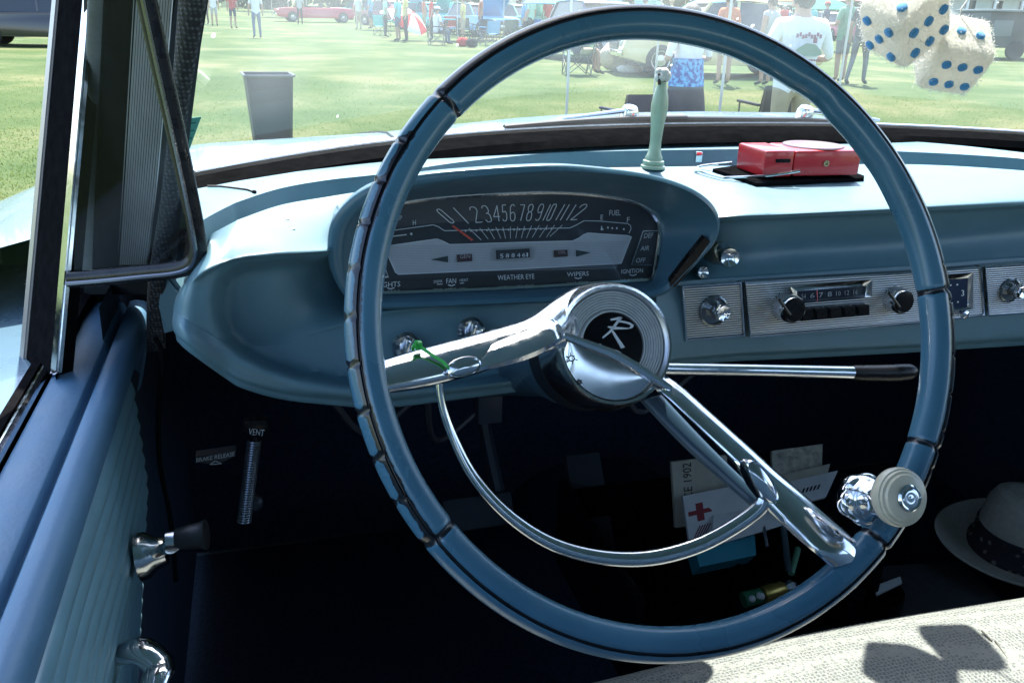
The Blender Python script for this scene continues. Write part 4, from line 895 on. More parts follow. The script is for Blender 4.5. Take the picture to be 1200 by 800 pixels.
for pv, arm, bl in (((738, 131), [(738, 129), (700, 134), (660, 139)], [(588, 149), (660, 143), (730, 139), (800, 138)]), ((944, 131), [(944, 129), (990, 134), (1030, 141)], [(800, 139), (880, 140), (960, 142), (1085, 154)])):
    c_ = atw(*pv); bm = B(); lathe(bm, [(.013, -.020), (.012, .002), (.009, .007), (.003, .009)], c_, (0, -.3, 1), seg=16)
    P = crv([atw(*q) for q in arm], 14); tube(bm, P, list(np.linspace(.0062, .0035, 14)), seg=8, flat=.6); wi = part('wiper', bm, CHROME, car)
    bm = B(); tube(bm, crv([atw(*q)+np.array([0, -.012, 0]) for q in bl], 24), .0046, seg=8); tube(bm, crv([atw(x, y+5)+np.array([0, -.013, 0]) for x, y in bl], 24), .0026, seg=6); part('wiper_blade', bm, mat('steel_blade', (.012, .012, .013), .3, .2), wi)
# interior mirror that carries the dice
bm = B(); mp_ = np.array([.47, .215, WZ+.40]); box(bm, mp_, (.22, .022, .062), bev=.009); mir = part('mirror', bm, mat('mirror_shell', (.35, .36, .36), .3, .8), car)
bm = B(); tube(bm, crv([mp_+np.array([0, .01, .01]), mp_+np.array([0, .02, .035]), (.44, .225, WZ+.462)], 8), .006, seg=8); part('mirror_stem', bm, CHROME, mir)
# ------------------------------------------------------------------ loose things in the car
def camv(v, px_, py_):
    f = ray(px_, py_); f = f/np.linalg.norm(f); r = np.cross(f, _U); r /= np.linalg.norm(r); u = np.cross(r, f); q = v[0]*r+v[1]*u-v[2]*f; return q/np.linalg.norm(q)
FUR = mat('cream_fleece', (.76, .73, .65), .95, noise=.10, nscale=60, bump=.35, bscale=260, sheen=.4, spec=.1)
def add_translucency(m, f, c_):
    t = m.node_tree; b = t.nodes['Principled BSDF']; o_ = [x for x in t.nodes if x.type == 'OUTPUT_MATERIAL'][0]; tl = N(t, 'ShaderNodeBsdfTranslucent'); tl.inputs[0].default_value = (*c_, 1)
    mx = N(t, 'ShaderNodeMixShader'); mx.inputs[0].default_value = f; t.links.new(b.outputs[0], mx.inputs[1]); t.links.new(tl.outputs[0], mx.inputs[2]); t.links.new(mx.outputs[0], o_.inputs[0])
add_translucency(FUR, .5, (.80, .77, .69))
SPOT = mat('blue_felt', (.075, .29, .56), .85, noise=.12, nscale=200, sheen=.3)
def die(px_, py_, Y, s, a, b, n, faces, label, seed):
    rng = random.Random(seed); c = at(px_, py_, Y=Y); a, n = camv(a, px_, py_), camv(n, px_, py_); b = np.cross(n, a); b /= np.linalg.norm(b); n = np.cross(a, b)
    R3 = Matrix((a, b, n)).transposed()
    t = thing('fuzzy_die', label, 'fuzzy dice', V(c), group='fuzzy dice hanging from the mirror')
    bm = B(); bmesh.ops.create_cube(bm, size=s*.94); bmesh.ops.subdivide_edges(bm, edges=bm.edges[:], cuts=9, use_grid_fill=True)
    for v in bm.verts:
        p = v.co/(s*.47); r = max(abs(p.x), abs(p.y), abs(p.z)); q = p.normalized()*1.28; e = sum(abs(k)**8 for k in p)**(1/8); p = p/max(e, 1e-6)
        v.co = p*(s*.47)*(1+.007*rng.uniform(-1, 1)); v.co = R3 @ v.co
    bm.normal_update()
    pn = [(f.calc_center_median(), f.normal.copy()) for f in bm.faces]
    body = kid('fleece', bm, FUR, t, ang=80)
    bm = B()
    for k in range(8500):
        f, nn = pn[rng.randrange(len(pn))]; p = f+Vector([rng.uniform(-1, 1)*s*.05 for _ in range(3)]); d = (nn+Vector((rng.gauss(0, .55), rng.gauss(0, .55), rng.gauss(-.35, .5)))).normalized()
        L = s*rng.uniform(.012, .042); e = d.cross(Vector((rng.random(), rng.random(), rng.random()))).normalized()*s*.0042
        p = p-nn*s*.01
        bm.faces.new((bm.verts.new(p-e), bm.verts.new(p+e), bm.verts.new(p+d*L)))
    for k in range(90):                                     # longer wisps on the lower corners
        i = min(rng.randrange(len(pn)) for _ in range(1)); f, nn = pn[i]
        if f.z > -s*.25: continue
        d = (nn*.5+Vector((rng.gauss(0, .3), rng.gauss(0, .3), -1))).normalized(); L = s*rng.uniform(.1, .2); e = d.cross(Vector((1, .3, .2))).normalized()*s*.004
        bm.faces.new((bm.verts.new(f-e), bm.verts.new(f+e), bm.verts.new(f+d*L)))
    kid('pile', bm, FUR, t, smooth=False)
    for (nu, uu, dots) in faces:
        nv = {'n': n, 'a': a, 'b': b, '-a': -a, '-b': -b}; N3 = nv[nu]; U3 = nv[uu]; V3 = np.cross(N3, U3)
        for u, v in dots:
            bm = B(); ctr = N3*s*.502+U3*u*s+V3*v*s; q = frame_for(N3)
            lathe(bm, [(s*.074, -.003), (s*.074, .0004), (s*.062, .0009), (.0001, .0011)], ctr, N3, seg=16); kid('spot', bm, SPOT, t)
    bm = B(); top = Vector((0, 0, s*.72)); tube(bm, [top*.6, top, V(np.array([.455+(.03 if seed > 1 else 0), .213, WZ+.375])-c)], .0009, seg=5); kid('string', bm, mat('white_cord', (.7, .7, .66), .8), t)
    return t
six = [(u, v) for u in (-.27, 0, .27) for v in (-.2, .2)]
die(1060, 22, .245, .0615, (58, 40, -38), 0, (4404, -3038, 3524), [('n', 'a', six), ('-a', 'b', [(-.25, -.22), (-.25, .22), (0, 0), (.25, -.22), (.25, .22)]), ('b', 'a', [(-.2, -.2), (.2, .2)])], 'cream fuzzy die with blue spots, the further left and higher of the hanging pair', 1)
die(1116, 64, .250, .0572, (63, -20, -31), 0, (546, -3888, 3618), [('n', 'a', six), ('b', 'a', [(-.12, .02), (.20, -.02)]), ('-b', 'a', [(-.12, .02), (.20, .02)])], 'cream fuzzy die showing six blue spots, the lower right one of the hanging pair', 2)
# pale green bud vase with a white stone stopper
c = on_dash(765, 196, -.001); t = thing('bud_vase', 'slim pale green vase topped with a white stone standing on the dashboard shelf', 'vase', V(c))
up = np.array([.03, .0, 1.0]); up /= np.linalg.norm(up); k = .00094
bm = B(); lathe(bm, [(p*k, q*k) for p, q in ((15, 0), (15, 3), (12.5, 4.5), (13.4, 6), (13, 9), (10.5, 10.5), (10.8, 13), (8.6, 17), (7.2, 25), (6.9, 33), (8, 50), (9.8, 66), (10.2, 76), (9, 86), (6.8, 94), (5.2, 99), (5.6, 101), (4.5, 102))], c, up, seg=28)
part('vase_body', bm, mat('celadon_glaze', (.34, .43, .30), .35, noise=.12, nscale=40, coat=.3), t)
bm = B(); top = c+up*103*k
for dx, dy, dz, r in ((-.003, 0, .004, .0062), (.004, .001, .005, .0066), (.001, -.001, .009, .0055), (-.004, .001, .010, .0042)): sphere(bm, top+np.array([dx, dy, dz]), r, 10, 7)
part('stopper', bm, mat('white_stone', (.62, .60, .54), .7, noise=.2, nscale=200, bump=.3), t)
bm = B(); tube(bm, [top+np.array([-.005, -.004, -.004]), top+np.array([-.006, -.003, .008])], .0018, seg=6); part('twig', bm, mat('dark_twig', (.06, .035, .025), .7), t)
# black mat, red radio with its wire handle
mz = float(np.mean([on_dash(x, y)[2] for x, y in ((840, 203), (890, 216), (1000, 210), (900, 200))]))
q = [(833, 201), (880, 195), (985, 200), (1012, 210), (1012, 212.5), (888, 219.5)]
ed = [on_dash(x, y, .004) for x, y in q]
edge = []
for i in range(16):
    f = i/15; p = np.array(q[5])*(1-f)+np.array(q[0])*f; edge.append(on_dash(p[0]+(1.8 if i % 2 else -1.2), p[1]+(.8 if i % 2 else -.5), .004))
bm = B(); prism(bm, edge+ed[1:5], (0, 0, 1), .004); solo('rubber_mat', bm, RUBBER, 'thin black mat with a toothed edge lying under the red radio', 'mat', smooth=False)
Ap, Bp, Cp = on_dash(893, 208.5), on_dash(1006, 206.5), on_dash(857, 196.5); rz_ = (Ap[2]+Bp[2]+Cp[2])/3+.0045; Ap, Bp, Cp = at(893, 208, Z=rz_), at(1006, 206, Z=rz_), at(857, 196, Z=rz_)
ux = Bp-Ap; lx = np.linalg.norm(ux); ux /= lx; uy = Cp-Ap; uy -= np.dot(uy, ux)*ux; ly = np.linalg.norm(Cp-Ap)*.95; uy /= np.linalg.norm(uy); ly = min(ly, .11)
t = thing('portable_radio', 'small red plastic portable radio with wire handle lying on the dashboard mat', 'radio', V((Ap+Bp)/2+uy*ly/2))
RED = mat('red_plastic', (.50, .014, .022), .26, coat=.4, noise=.05, rvar=.1)
Rm = Matrix((ux, uy, (0, 0, 1))).transposed(); hz = .0285
bm = B(); l1 = lx*.305; box(bm, Ap+ux*l1/2+uy*ly/2+np.array([0, 0, hz/2]), (l1-.001, ly, hz), bev=.003, R=Rm); part('battery_end', bm, RED, t)
bm = B(); box(bm, Ap+ux*(l1+(lx-l1)/2)+uy*ly/2+np.array([0, 0, hz/2]), (lx-l1, ly, hz*.99), bev=.004, R=Rm); part('case', bm, RED, t)
bm = B(); lathe(bm, [(.034, 0), (.033, .0014), (.026, .0016), (.024, .0006), (.001, .0008)], Ap+ux*lx*.66+uy*ly*.55+np.array([0, 0, hz]), (0, 0, 1), seg=36); part('speaker_dish', bm, mat('lilac_plastic', (.16, .10, .13), .55), t)
bm = B(); box(bm, Ap+ux*l1*.62+np.array([0, 0, hz*.62])-uy*.0004, (.017, .0016, .004), R=Rm); part('slot', bm, BLACK, t)
bm = B(); lathe(bm, [(.0034, 0), (.0034, .0014), (.0018, .0014), (.0016, -.002)], Ap+ux*lx*.635+np.array([0, 0, hz*.5])-uy*.0002, -uy, seg=16); part('jack', bm, mat('brass', (.5, .42, .25), .3, .9), t)
bm = B(); hp = [at(936, 200, Z=rz_+.009)-uy*.002, at(900, 205, Z=rz_+.004)-uy*.004, on_dash(852, 211.5, .003), on_dash(845, 211, .003), on_dash(817, 203, .003), on_dash(816, 201, .003), on_dash(822, 198.5, .004), at(858, 190.5, Z=rz_+.008)]
tube(bm, crv(hp, 60), .0015, seg=7); part('wire_handle', bm, CHROME, t)
# green cable tie round the left spoke
bm = B(); L = [(489, 404, .000), (495, 408, .004), (508, 417, .006), (520, 425, .007), (527, 434, .007), (527, 442, .002), (521, 446, -.008), (508, 440, -.026), (492, 425, -.030), (484, 410, -.022), (487, 403, -.008)]
tube(bm, crv([wp(x, y, h-.014+.004) for x, y, h in L], 60), .0011, seg=8); box(bm, wp(490, 404, -.008), (.005, .005, .005), bev=.0015); tube(bm, [wp(490, 405, -.006), wp(487, 400, -.003)], .0012, seg=6)
solo('cable_tie', bm, mat('green_nylon', (.03, .42, .06), .4), 'bright green cable tie looped round the chrome left spoke of the wheel', 'cable tie')
# green paper sticker inside the windscreen corner
q = [(217, 139), (236, 137), (221, 178), (214, 190)]
bm = B(); prism(bm, [at(x, y, Y=.315) for x, y in q], (0, -1, 0), .0012); st = solo('paper_tag', bm, mat('mint_paper', (.16, .52, .42), .7), 'mint green paper tag in the lower left corner of the windscreen', 'paper tag', smooth=False)
bm = B()
for i in range(4): line_into(bm, [at(221-i*.4, 145+i*9, Y=.3145), at(230-i*2.2, 144+i*9, Y=.3145)], .0012, np.array([0, -1, 0]))
part('print_line', bm, mat('green_ink', (.04, .22, .19), .7), st, smooth=False)
# ------------------------------------------------------------------ the dark organiser on the floor hump and what stands in it
OZ = WZ-.63
bm = B(); oc = at(880, 690, Z=OZ)
def slabq(px4, Y, th=.006, tilt=0): return [at(x, y, Y=Y+tilt*(600-y)/60*.01) for x, y in px4]
bm = B(); box(bm, (.33, .46, WZ-.62), (.36, .30, .02), bev=.004)
for x, y, sx, sy in ((.155, .46, .012, .30), (.505, .46, .012, .30), (.33, .605, .36, .012), (.33, .315, .36, .012)): box(bm, (x, y, WZ-.55 if y > .4 else WZ-.60), (sx, sy, .14 if sx < .1 else (.10 if y > .4 else .03)), bev=.003)
solo('organiser_tray', bm, BLACK, 'black open tray on the floor hump holding the booklets and cup', 'tray')
PAPER = mat('white_paper', (.62, .61, .58), .7, noise=.08, nscale=30); PCREAM = mat('cream_paper', (.52, .47, .36), .8, noise=.15, nscale=30)
def sheet(name, q, Y, m, label, cat, lean=.05, th=.006):
    n = np.array([0, -1, lean*0]); P = [at(x, y, Y=Y+(.03 if i < 2 else 0)) for i, (x, y) in enumerate(q)]
    nn = np.cross(P[1]-P[0], P[3]-P[0]); nn /= np.linalg.norm(nn); nn = nn if np.dot(nn, CAM-P[0]) > 0 else -nn
    bm = B(); prism(bm, P, nn, th); o = solo(name, bm, m, label, cat, smooth=False); return o, P, nn
def q_uv(P, u, v, nn, l=.0008):
    return P[0]*(1-u)*(1-v)+P[1]*u*(1-v)+P[2]*u*v+P[3]*(1-u)*v+nn*l
o, P, nn = sheet('booklet', [(787, 541), (852, 533), (854, 610), (792, 618)], .440, PCREAM, 'cream booklet with a sideways printed number, leftmost in the tray', 'booklet')
bm = B(); text_into(bm, 'ICE 1902', q_uv(P, .34, .62, nn), q_uv(P, .34, .04, nn), q_uv(P, .18, .62, nn)); part('lettering', bm, mat('black_ink', (.02, .02, .02), .7), o, smooth=False)
o, P, nn = sheet('booklet', [(800, 581), (905, 560), (908, 606), (808, 634)], .405, PAPER, 'white booklet with a red cross design, in front of the cream one', 'booklet')
bm = B(); 
for u, v, a, b2 in ((.16, .42, .13, .05), (.16, .42, .04, .2)): prism(bm, [q_uv(P, u-a, v-b2, nn), q_uv(P, u+a, v-b2, nn), q_uv(P, u+a, v+b2, nn), q_uv(P, u-a, v+b2, nn)], nn, .0004)
part('red_cross_print', bm, mat('red_ink', (.26, .025, .03), .7), o, smooth=False)
bm = B()
for k in range(5): line_into(bm, [q_uv(P, .05+k*.03, .97, nn), q_uv(P, .14+k*.03, .72, nn)], .0016, nn)
part('stripe_print', bm, mat('plum_ink', (.16, .03, .06), .7), o, smooth=False)
o, P, nn = sheet('envelope', [(905, 528), (964, 520), (963, 556), (906, 566)], .455, mat('speckled_card', (.46, .42, .32), .8, noise=.5, nscale=90), 'stained cream card at the back right of the tray', 'card')
o, P, nn = sheet('envelope', [(830, 576), (973, 543), (966, 570), (838, 606)], .425, PCREAM, 'long buff envelope standing behind the white printed letter', 'envelope')
o, P, nn = sheet('envelope', [(880, 574), (982, 551), (968, 582), (890, 602)], .410, PAPER, 'white printed letter with a short line of black lettering at its right end', 'letter')
bm = B()
for i in range(5): a = .60+i*.05; prism(bm, [q_uv(P, a+.012, .42, nn), q_uv(P, a+.04, .42, nn), q_uv(P, a+.028, .60, nn), q_uv(P, a, .60, nn)], nn, .0004)
part('print_mark', bm, mat('black_ink', (.02, .02, .02), .7), o, smooth=False)
o, P, nn = sheet('folded_letter', [(836, 603), (925, 588), (928, 612), (834, 640)], .385, PAPER, 'folded white paper in front of the red cross booklet', 'paper', th=.010)
o, P, nn = sheet('tissue_box', [(812, 634), (884, 622), (886, 650), (820, 664)], .372, mat('teal_card', (.03, .24, .30), .6), 'small teal card box low in the front of the tray', 'box', th=.03)
bm = B(); prism(bm, [q_uv(P, .0, -.12, nn), q_uv(P, .35, -.12, nn), q_uv(P, .35, .12, nn), q_uv(P, .0, .15, nn)], nn, .002); part('white_flap', bm, PAPER, o, smooth=False)
for x0, y0, x1, y1, nm, m, lb in ((915, 592, 924, 668, 'marker_pen', mat('slate_pen', (.05, .08, .09), .4), 'slate grey marker pen standing in the tray behind the spoke'), (935, 643, 927, 672, 'green_pen', mat('green_pen', (.16, .36, .22), .4), 'short green pen leaning in the tray beside the spoke'), (894, 610, 899, 640, 'ballpoint_pen', mat('steel_pen', (.30, .31, .33), .3, .8), 'thin silver ballpoint pen standing right of the teal box')):
    bm = B(); tube(bm, crv([at(x0, y0, Y=.40), at((x0+x1)/2, (y0+y1)/2, Y=.38), at(x1, y1, Y=.365)], 6), .0045 if nm != 'ballpoint_pen' else .0022, seg=10); solo(nm, bm, m, lb, 'pen')
cb = at(872, 705, Z=WZ-.60)
bm = B(); lathe(bm, [(.036, 0), (.044, .09), (.046, .092), (.043, .09), (.034, .006), (.001, .006)], cb, (0, 0, 1), seg=32, c1=False); solo('drink_cup', bm, BLACK, 'black cup low in the tray, to the left of the sweets', 'cup')
t0_, t1_ = at(874, 702, Y=.335), at(931, 686, Y=.335); ax = t1_-t0_
swt = thing('sweet_roll', 'open roll of white sweets in gold and green wrapping', 'sweets', V(t0_))
bm = B(); tube(bm, [t0_-ax*.05, t0_+ax*.3], .0105, seg=16); part('green_wrapper', bm, mat('green_wrap', (.03, .15, .07), .4), swt)
bm = B(); tube(bm, [t0_+ax*.34, t0_+ax*.36, t0_+ax*.74, t0_+ax*.8], [.009, .0112, .0112, .008], seg=16); part('gold_wrapper', bm, mat('gold_foil', (.45, .33, .08), .3, .7), swt)
bm = B(); tube(bm, [t0_+ax*.8, t0_+ax*.92, t0_+ax*1.02], [.007, .010, .006], seg=7); part('foil_end', bm, mat('foil', (.5, .52, .56), .25, .9, bump=.6), swt, smooth=False)
bm = B()
for i, (u, s) in enumerate(((.05, -.3), (.2, .1), (.24, -.35))): sphere(bm, t0_+ax*u+np.array([0, -.008, .007+.004*s]), .0048, 10, 7)
part('sweet', bm, mat('sweet_white', (.62, .60, .58), .5), swt)
# dark pouch with keys fob and white card, grey slab for the sunlit carpet patch, hat
q = at(1020, 704, Z=WZ-.56)
pch = thing('black_pouch', 'black open pouch with a remote and white card in it, below the spinner knob', 'pouch', V(q))
bm = B(); rings = []
for s, z in ((.8, -.035), (1, -.02), (1.03, .012), (1.0, .016), (.9, .010), (.8, -.01)): rings.append([q+np.array([.046*s*math.cos(t_), .034*s*math.sin(t_), z]) for t_ in np.arange(28)*2*math.pi/28])
vs, _ = quads(bm, rings, close_v=True); cap(bm, vs[0]); cap(bm, vs[-1]); part('pouch_body', bm, BLACK, pch)
bm = B(); c1 = at(1000, 690, Z=WZ-.54); box(bm, c1, (.034, .05, .012), bev=.004, rz=rad(-50)); rm_ = part('remote', bm, BLACK, pch)
bm = B()
for i in range(3): box(bm, c1+np.array([-.004+.007*i, .004*i-.004, .0065]), (.006, .007, .002), bev=.0008, rz=rad(-50))
part('remote_button', bm, mat('button_grey', (.10, .10, .11), .5), rm_)
bm = B(); prism(bm, [at(x, y, Z=WZ-.535) for x, y in ((1022, 687), (1055, 675), (1057, 682), (1028, 696))], (0, 0, 1), .003); part('card', bm, PAPER, pch, smooth=False)
bm = B(); box(bm, (.62, .34, WZ-.625), (.30, .24, .012), bev=.003, rz=rad(-8)); solo('carpet_sun_patch', bm, SUN_PATCH, 'grey slab standing in for a sunlit carpet patch on the hump between pouch and hat', 'mat')  # added slab in place of a patch of sun on the carpet
hz_ = WZ-.60; hc = at(1206, 646, Z=hz_); ht = thing('fedora_hat', 'pale straw fedora hat with a dark patterned band lying on the floor', 'hat', V(hc), rad(0))
def ell(r, z, rx=1.0, ry=.88, pin=0): return [np.array([hc[0]+r*rx*math.cos(t_), hc[1]+r*ry*math.sin(t_), hc[2]+z-pin*max(0, math.cos(t_-1.2))**2]) for t_ in np.arange(56)*2*math.pi/56]
bm = B(); rings = [ell(.148, .016), ell(.150, .019), ell(.146, .020), ell(.12, .006), ell(.097, .004), ell(.090, .012), ell(.086, .05), ell(.080, .085, pin=.004), ell(.070, .104, pin=.012), ell(.052, .108, pin=.012), ell(.03, .092), ell(.008, .086)]
vs, _ = quads(bm, rings, close_v=True); cap(bm, vs[-1]); quads(bm, [ell(.148, .016), ell(.12, .002), ell(.09, .0)], close_v=True); part('crown_and_brim', bm, mat('straw', (.62, .56, .45), .8, noise=.12, nscale=120, bump=.3, bscale=500), ht)
def band_mat():
    m = bpy.data.materials.new('patterned_band'); m.use_nodes = True; t = m.node_tree; b = t.nodes['Principled BSDF']; tc = N(t, 'ShaderNodeTexCoord')
    v = N(t, 'ShaderNodeTexVoronoi'); v.inputs['Scale'].default_value = 75; t.links.new(tc.outputs['Object'], v.inputs['Vector']); cr = N(t, 'ShaderNodeValToRGB')
    e = cr.color_ramp.elements; e[0].position = .22; e[0].color = (.26, .23, .19, 1); e[1].position = .34; e[1].color = (.025, .022, .03, 1)
    t.links.new(v.outputs['Distance'], cr.inputs[0]); t.links.new(cr.outputs[0], b.inputs['Base Color']); b.inputs['Roughness'].default_value = .8; return m
bm = B(); rings = [ell(.0975, .006), ell(.0985, .012), ell(.0915, .020), ell(.0895, .046), ell(.0865, .048)]; quads(bm, rings, close_v=True); part('hat_band', bm, band_mat(), ht)
# ------------------------------------------------------------------ the show field
def ground_z(x, y):
    d = math.hypot(x, y)
    return float(np.interp(d, [3, 4.5, 6, 7, 10.5, 12, 15, 18, 21], [0, -.10, -.29, -.36, -.36, -.31, -.13, -.02, 0]))+.011*max(0, d-26)
def gnd(px_, py_):
    d = ray(px_, py_); t_ = 1.0
    for k in range(4000):
        p = CAM+d*t_
        if p[2] <= ground_z(p[0], p[1]): return np.array([p[0], p[1], ground_z(p[0], p[1])])
        t_ += .01+t_*.002
    return CAM+d*t_
def at_depth(px_, dist):
    """ground point under the pixel column at a forward distance"""
    lo = ray(px_, 40); s = dist/np.dot(lo, _F); p = CAM+lo*s; return np.array([p[0], p[1], ground_z(p[0], p[1])])
def grass_ground():
    m = bpy.data.materials.new('grass_ground'); m.use_nodes = True; t = m.node_tree; b = t.nodes['Principled BSDF']; tc = N(t, 'ShaderNodeTexCoord')
    n1 = N(t, 'ShaderNodeTexNoise'); n1.inputs['Scale'].default_value = .35; n1.inputs['Detail'].default_value = 8; n1.inputs['Roughness'].default_value = .65; t.links.new(tc.outputs['Object'], n1.inputs['Vector'])
    n2 = N(t, 'ShaderNodeTexNoise'); n2.inputs['Scale'].default_value = 22; n2.inputs['Detail'].default_value = 6; n2.inputs['Roughness'].default_value = .75; t.links.new(tc.outputs['Object'], n2.inputs['Vector'])
    s = math_node(t, 'ADD', math_node(t, 'MULTIPLY', n1.outputs['Fac'], .75), math_node(t, 'MULTIPLY', n2.outputs['Fac'], .35))
    cr = N(t, 'ShaderNodeValToRGB'); e = cr.color_ramp.elements; e[0].position = .40; e[0].color = (.036, .072, .018, 1); e[1].position = .66; e[1].color = (.155, .155, .072, 1)
    x = e.new(.55); x.color = (.072, .108, .034, 1); t.links.new(s, cr.inputs[0]); t.links.new(cr.outputs[0], b.inputs['Base Color']); b.inputs['Roughness'].default_value = .9; b.inputs['Specular IOR Level'].default_value = .15
    bp = N(t, 'ShaderNodeBump'); bp.inputs['Distance'].default_value = .03; bp.inputs['Strength'].default_value = .8; t.links.new(n2.outputs['Fac'], bp.inputs['Height']); t.links.new(bp.outputs[0], b.inputs['Normal']); return m
bm = B(); RS = [0, 2, 3, 3.75, 4.5, 5.2, 6, 6.5, 7, 8.5, 10.5, 11.2, 12, 13.5, 15, 16.5, 18, 21, 26, 32, 40, 55, 75, 100, 140, 200, 300, 600]
quads(bm, [[np.array([r*math.cos(a), r*math.sin(a), ground_z(r, 0)]) for a in np.linspace(0, 2*math.pi, 73)] for r in RS]); bmesh.ops.remove_doubles(bm, verts=bm.verts[:], dist=.001)
lawn = obj('lawn', bm, grass_ground()); lawn['kind'] = 'structure'
# blades of the nearer grass: one uncountable mass
rng = np.random.default_rng(4); n = 70000
ang_ = np.concatenate([rng.uniform(rad(-32), rad(62), n-16000), rng.uniform(rad(-34), rad(-12), 16000)]); dist_ = np.concatenate([4.2+13*rng.random(n-16000)**1.3, 3.2+9*rng.random(16000)])
bx = dist_*np.sin(ang_)+CAM[0]; by = dist_*np.cos(ang_)+CAM[1]
keep = ~((np.abs(bx-CXL) < 1.0) & (by < 2.2)); bx, by = bx[keep], by[keep]; n = len(bx)
gz_ = np.interp(np.hypot(bx, by), [3, 4.5, 6, 7, 10.5, 12, 15, 18, 21], [0, -.10, -.29, -.36, -.36, -.31, -.13, -.02, 0]); hgt = rng.uniform(.012, .038, n); th_ = rng.uniform(0, 2*math.pi, n); wd_ = rng.uniform(.003, .007, n); lx_, ly_ = rng.normal(0, .014, n), rng.normal(0, .014, n)
vv = np.zeros((n, 3, 3)); vv[:, 0] = np.stack([bx-np.cos(th_)*wd_, by-np.sin(th_)*wd_, gz_-.002], 1); vv[:, 1] = np.stack([bx+np.cos(th_)*wd_, by+np.sin(th_)*wd_, gz_-.002], 1); vv[:, 2] = np.stack([bx+lx_*1.3, by+ly_*1.3, gz_+hgt*.7], 1)
me = bpy.data.meshes.new('grass'); me.vertices.add(n*3); me.vertices.foreach_set('co', vv.reshape(-1)); me.loops.add(n*3); me.loops.foreach_set('vertex_index', np.arange(n*3)); me.polygons.add(n); me.polygons.foreach_set('loop_start', np.arange(n)*3); me.update(calc_edges=True); me.validate()
go = bpy.data.objects.new('grass', me); C.objects.link(go); tag(go, 'short dry summer grass of the show field', kind='stuff'); gb_ = mat('grass_blade', (.098, .140, .044), .8, noise=.35, nscale=1.1, spec=.1); add_translucency(gb_, .5, (.15, .21, .055)); me.materials.append(gb_)
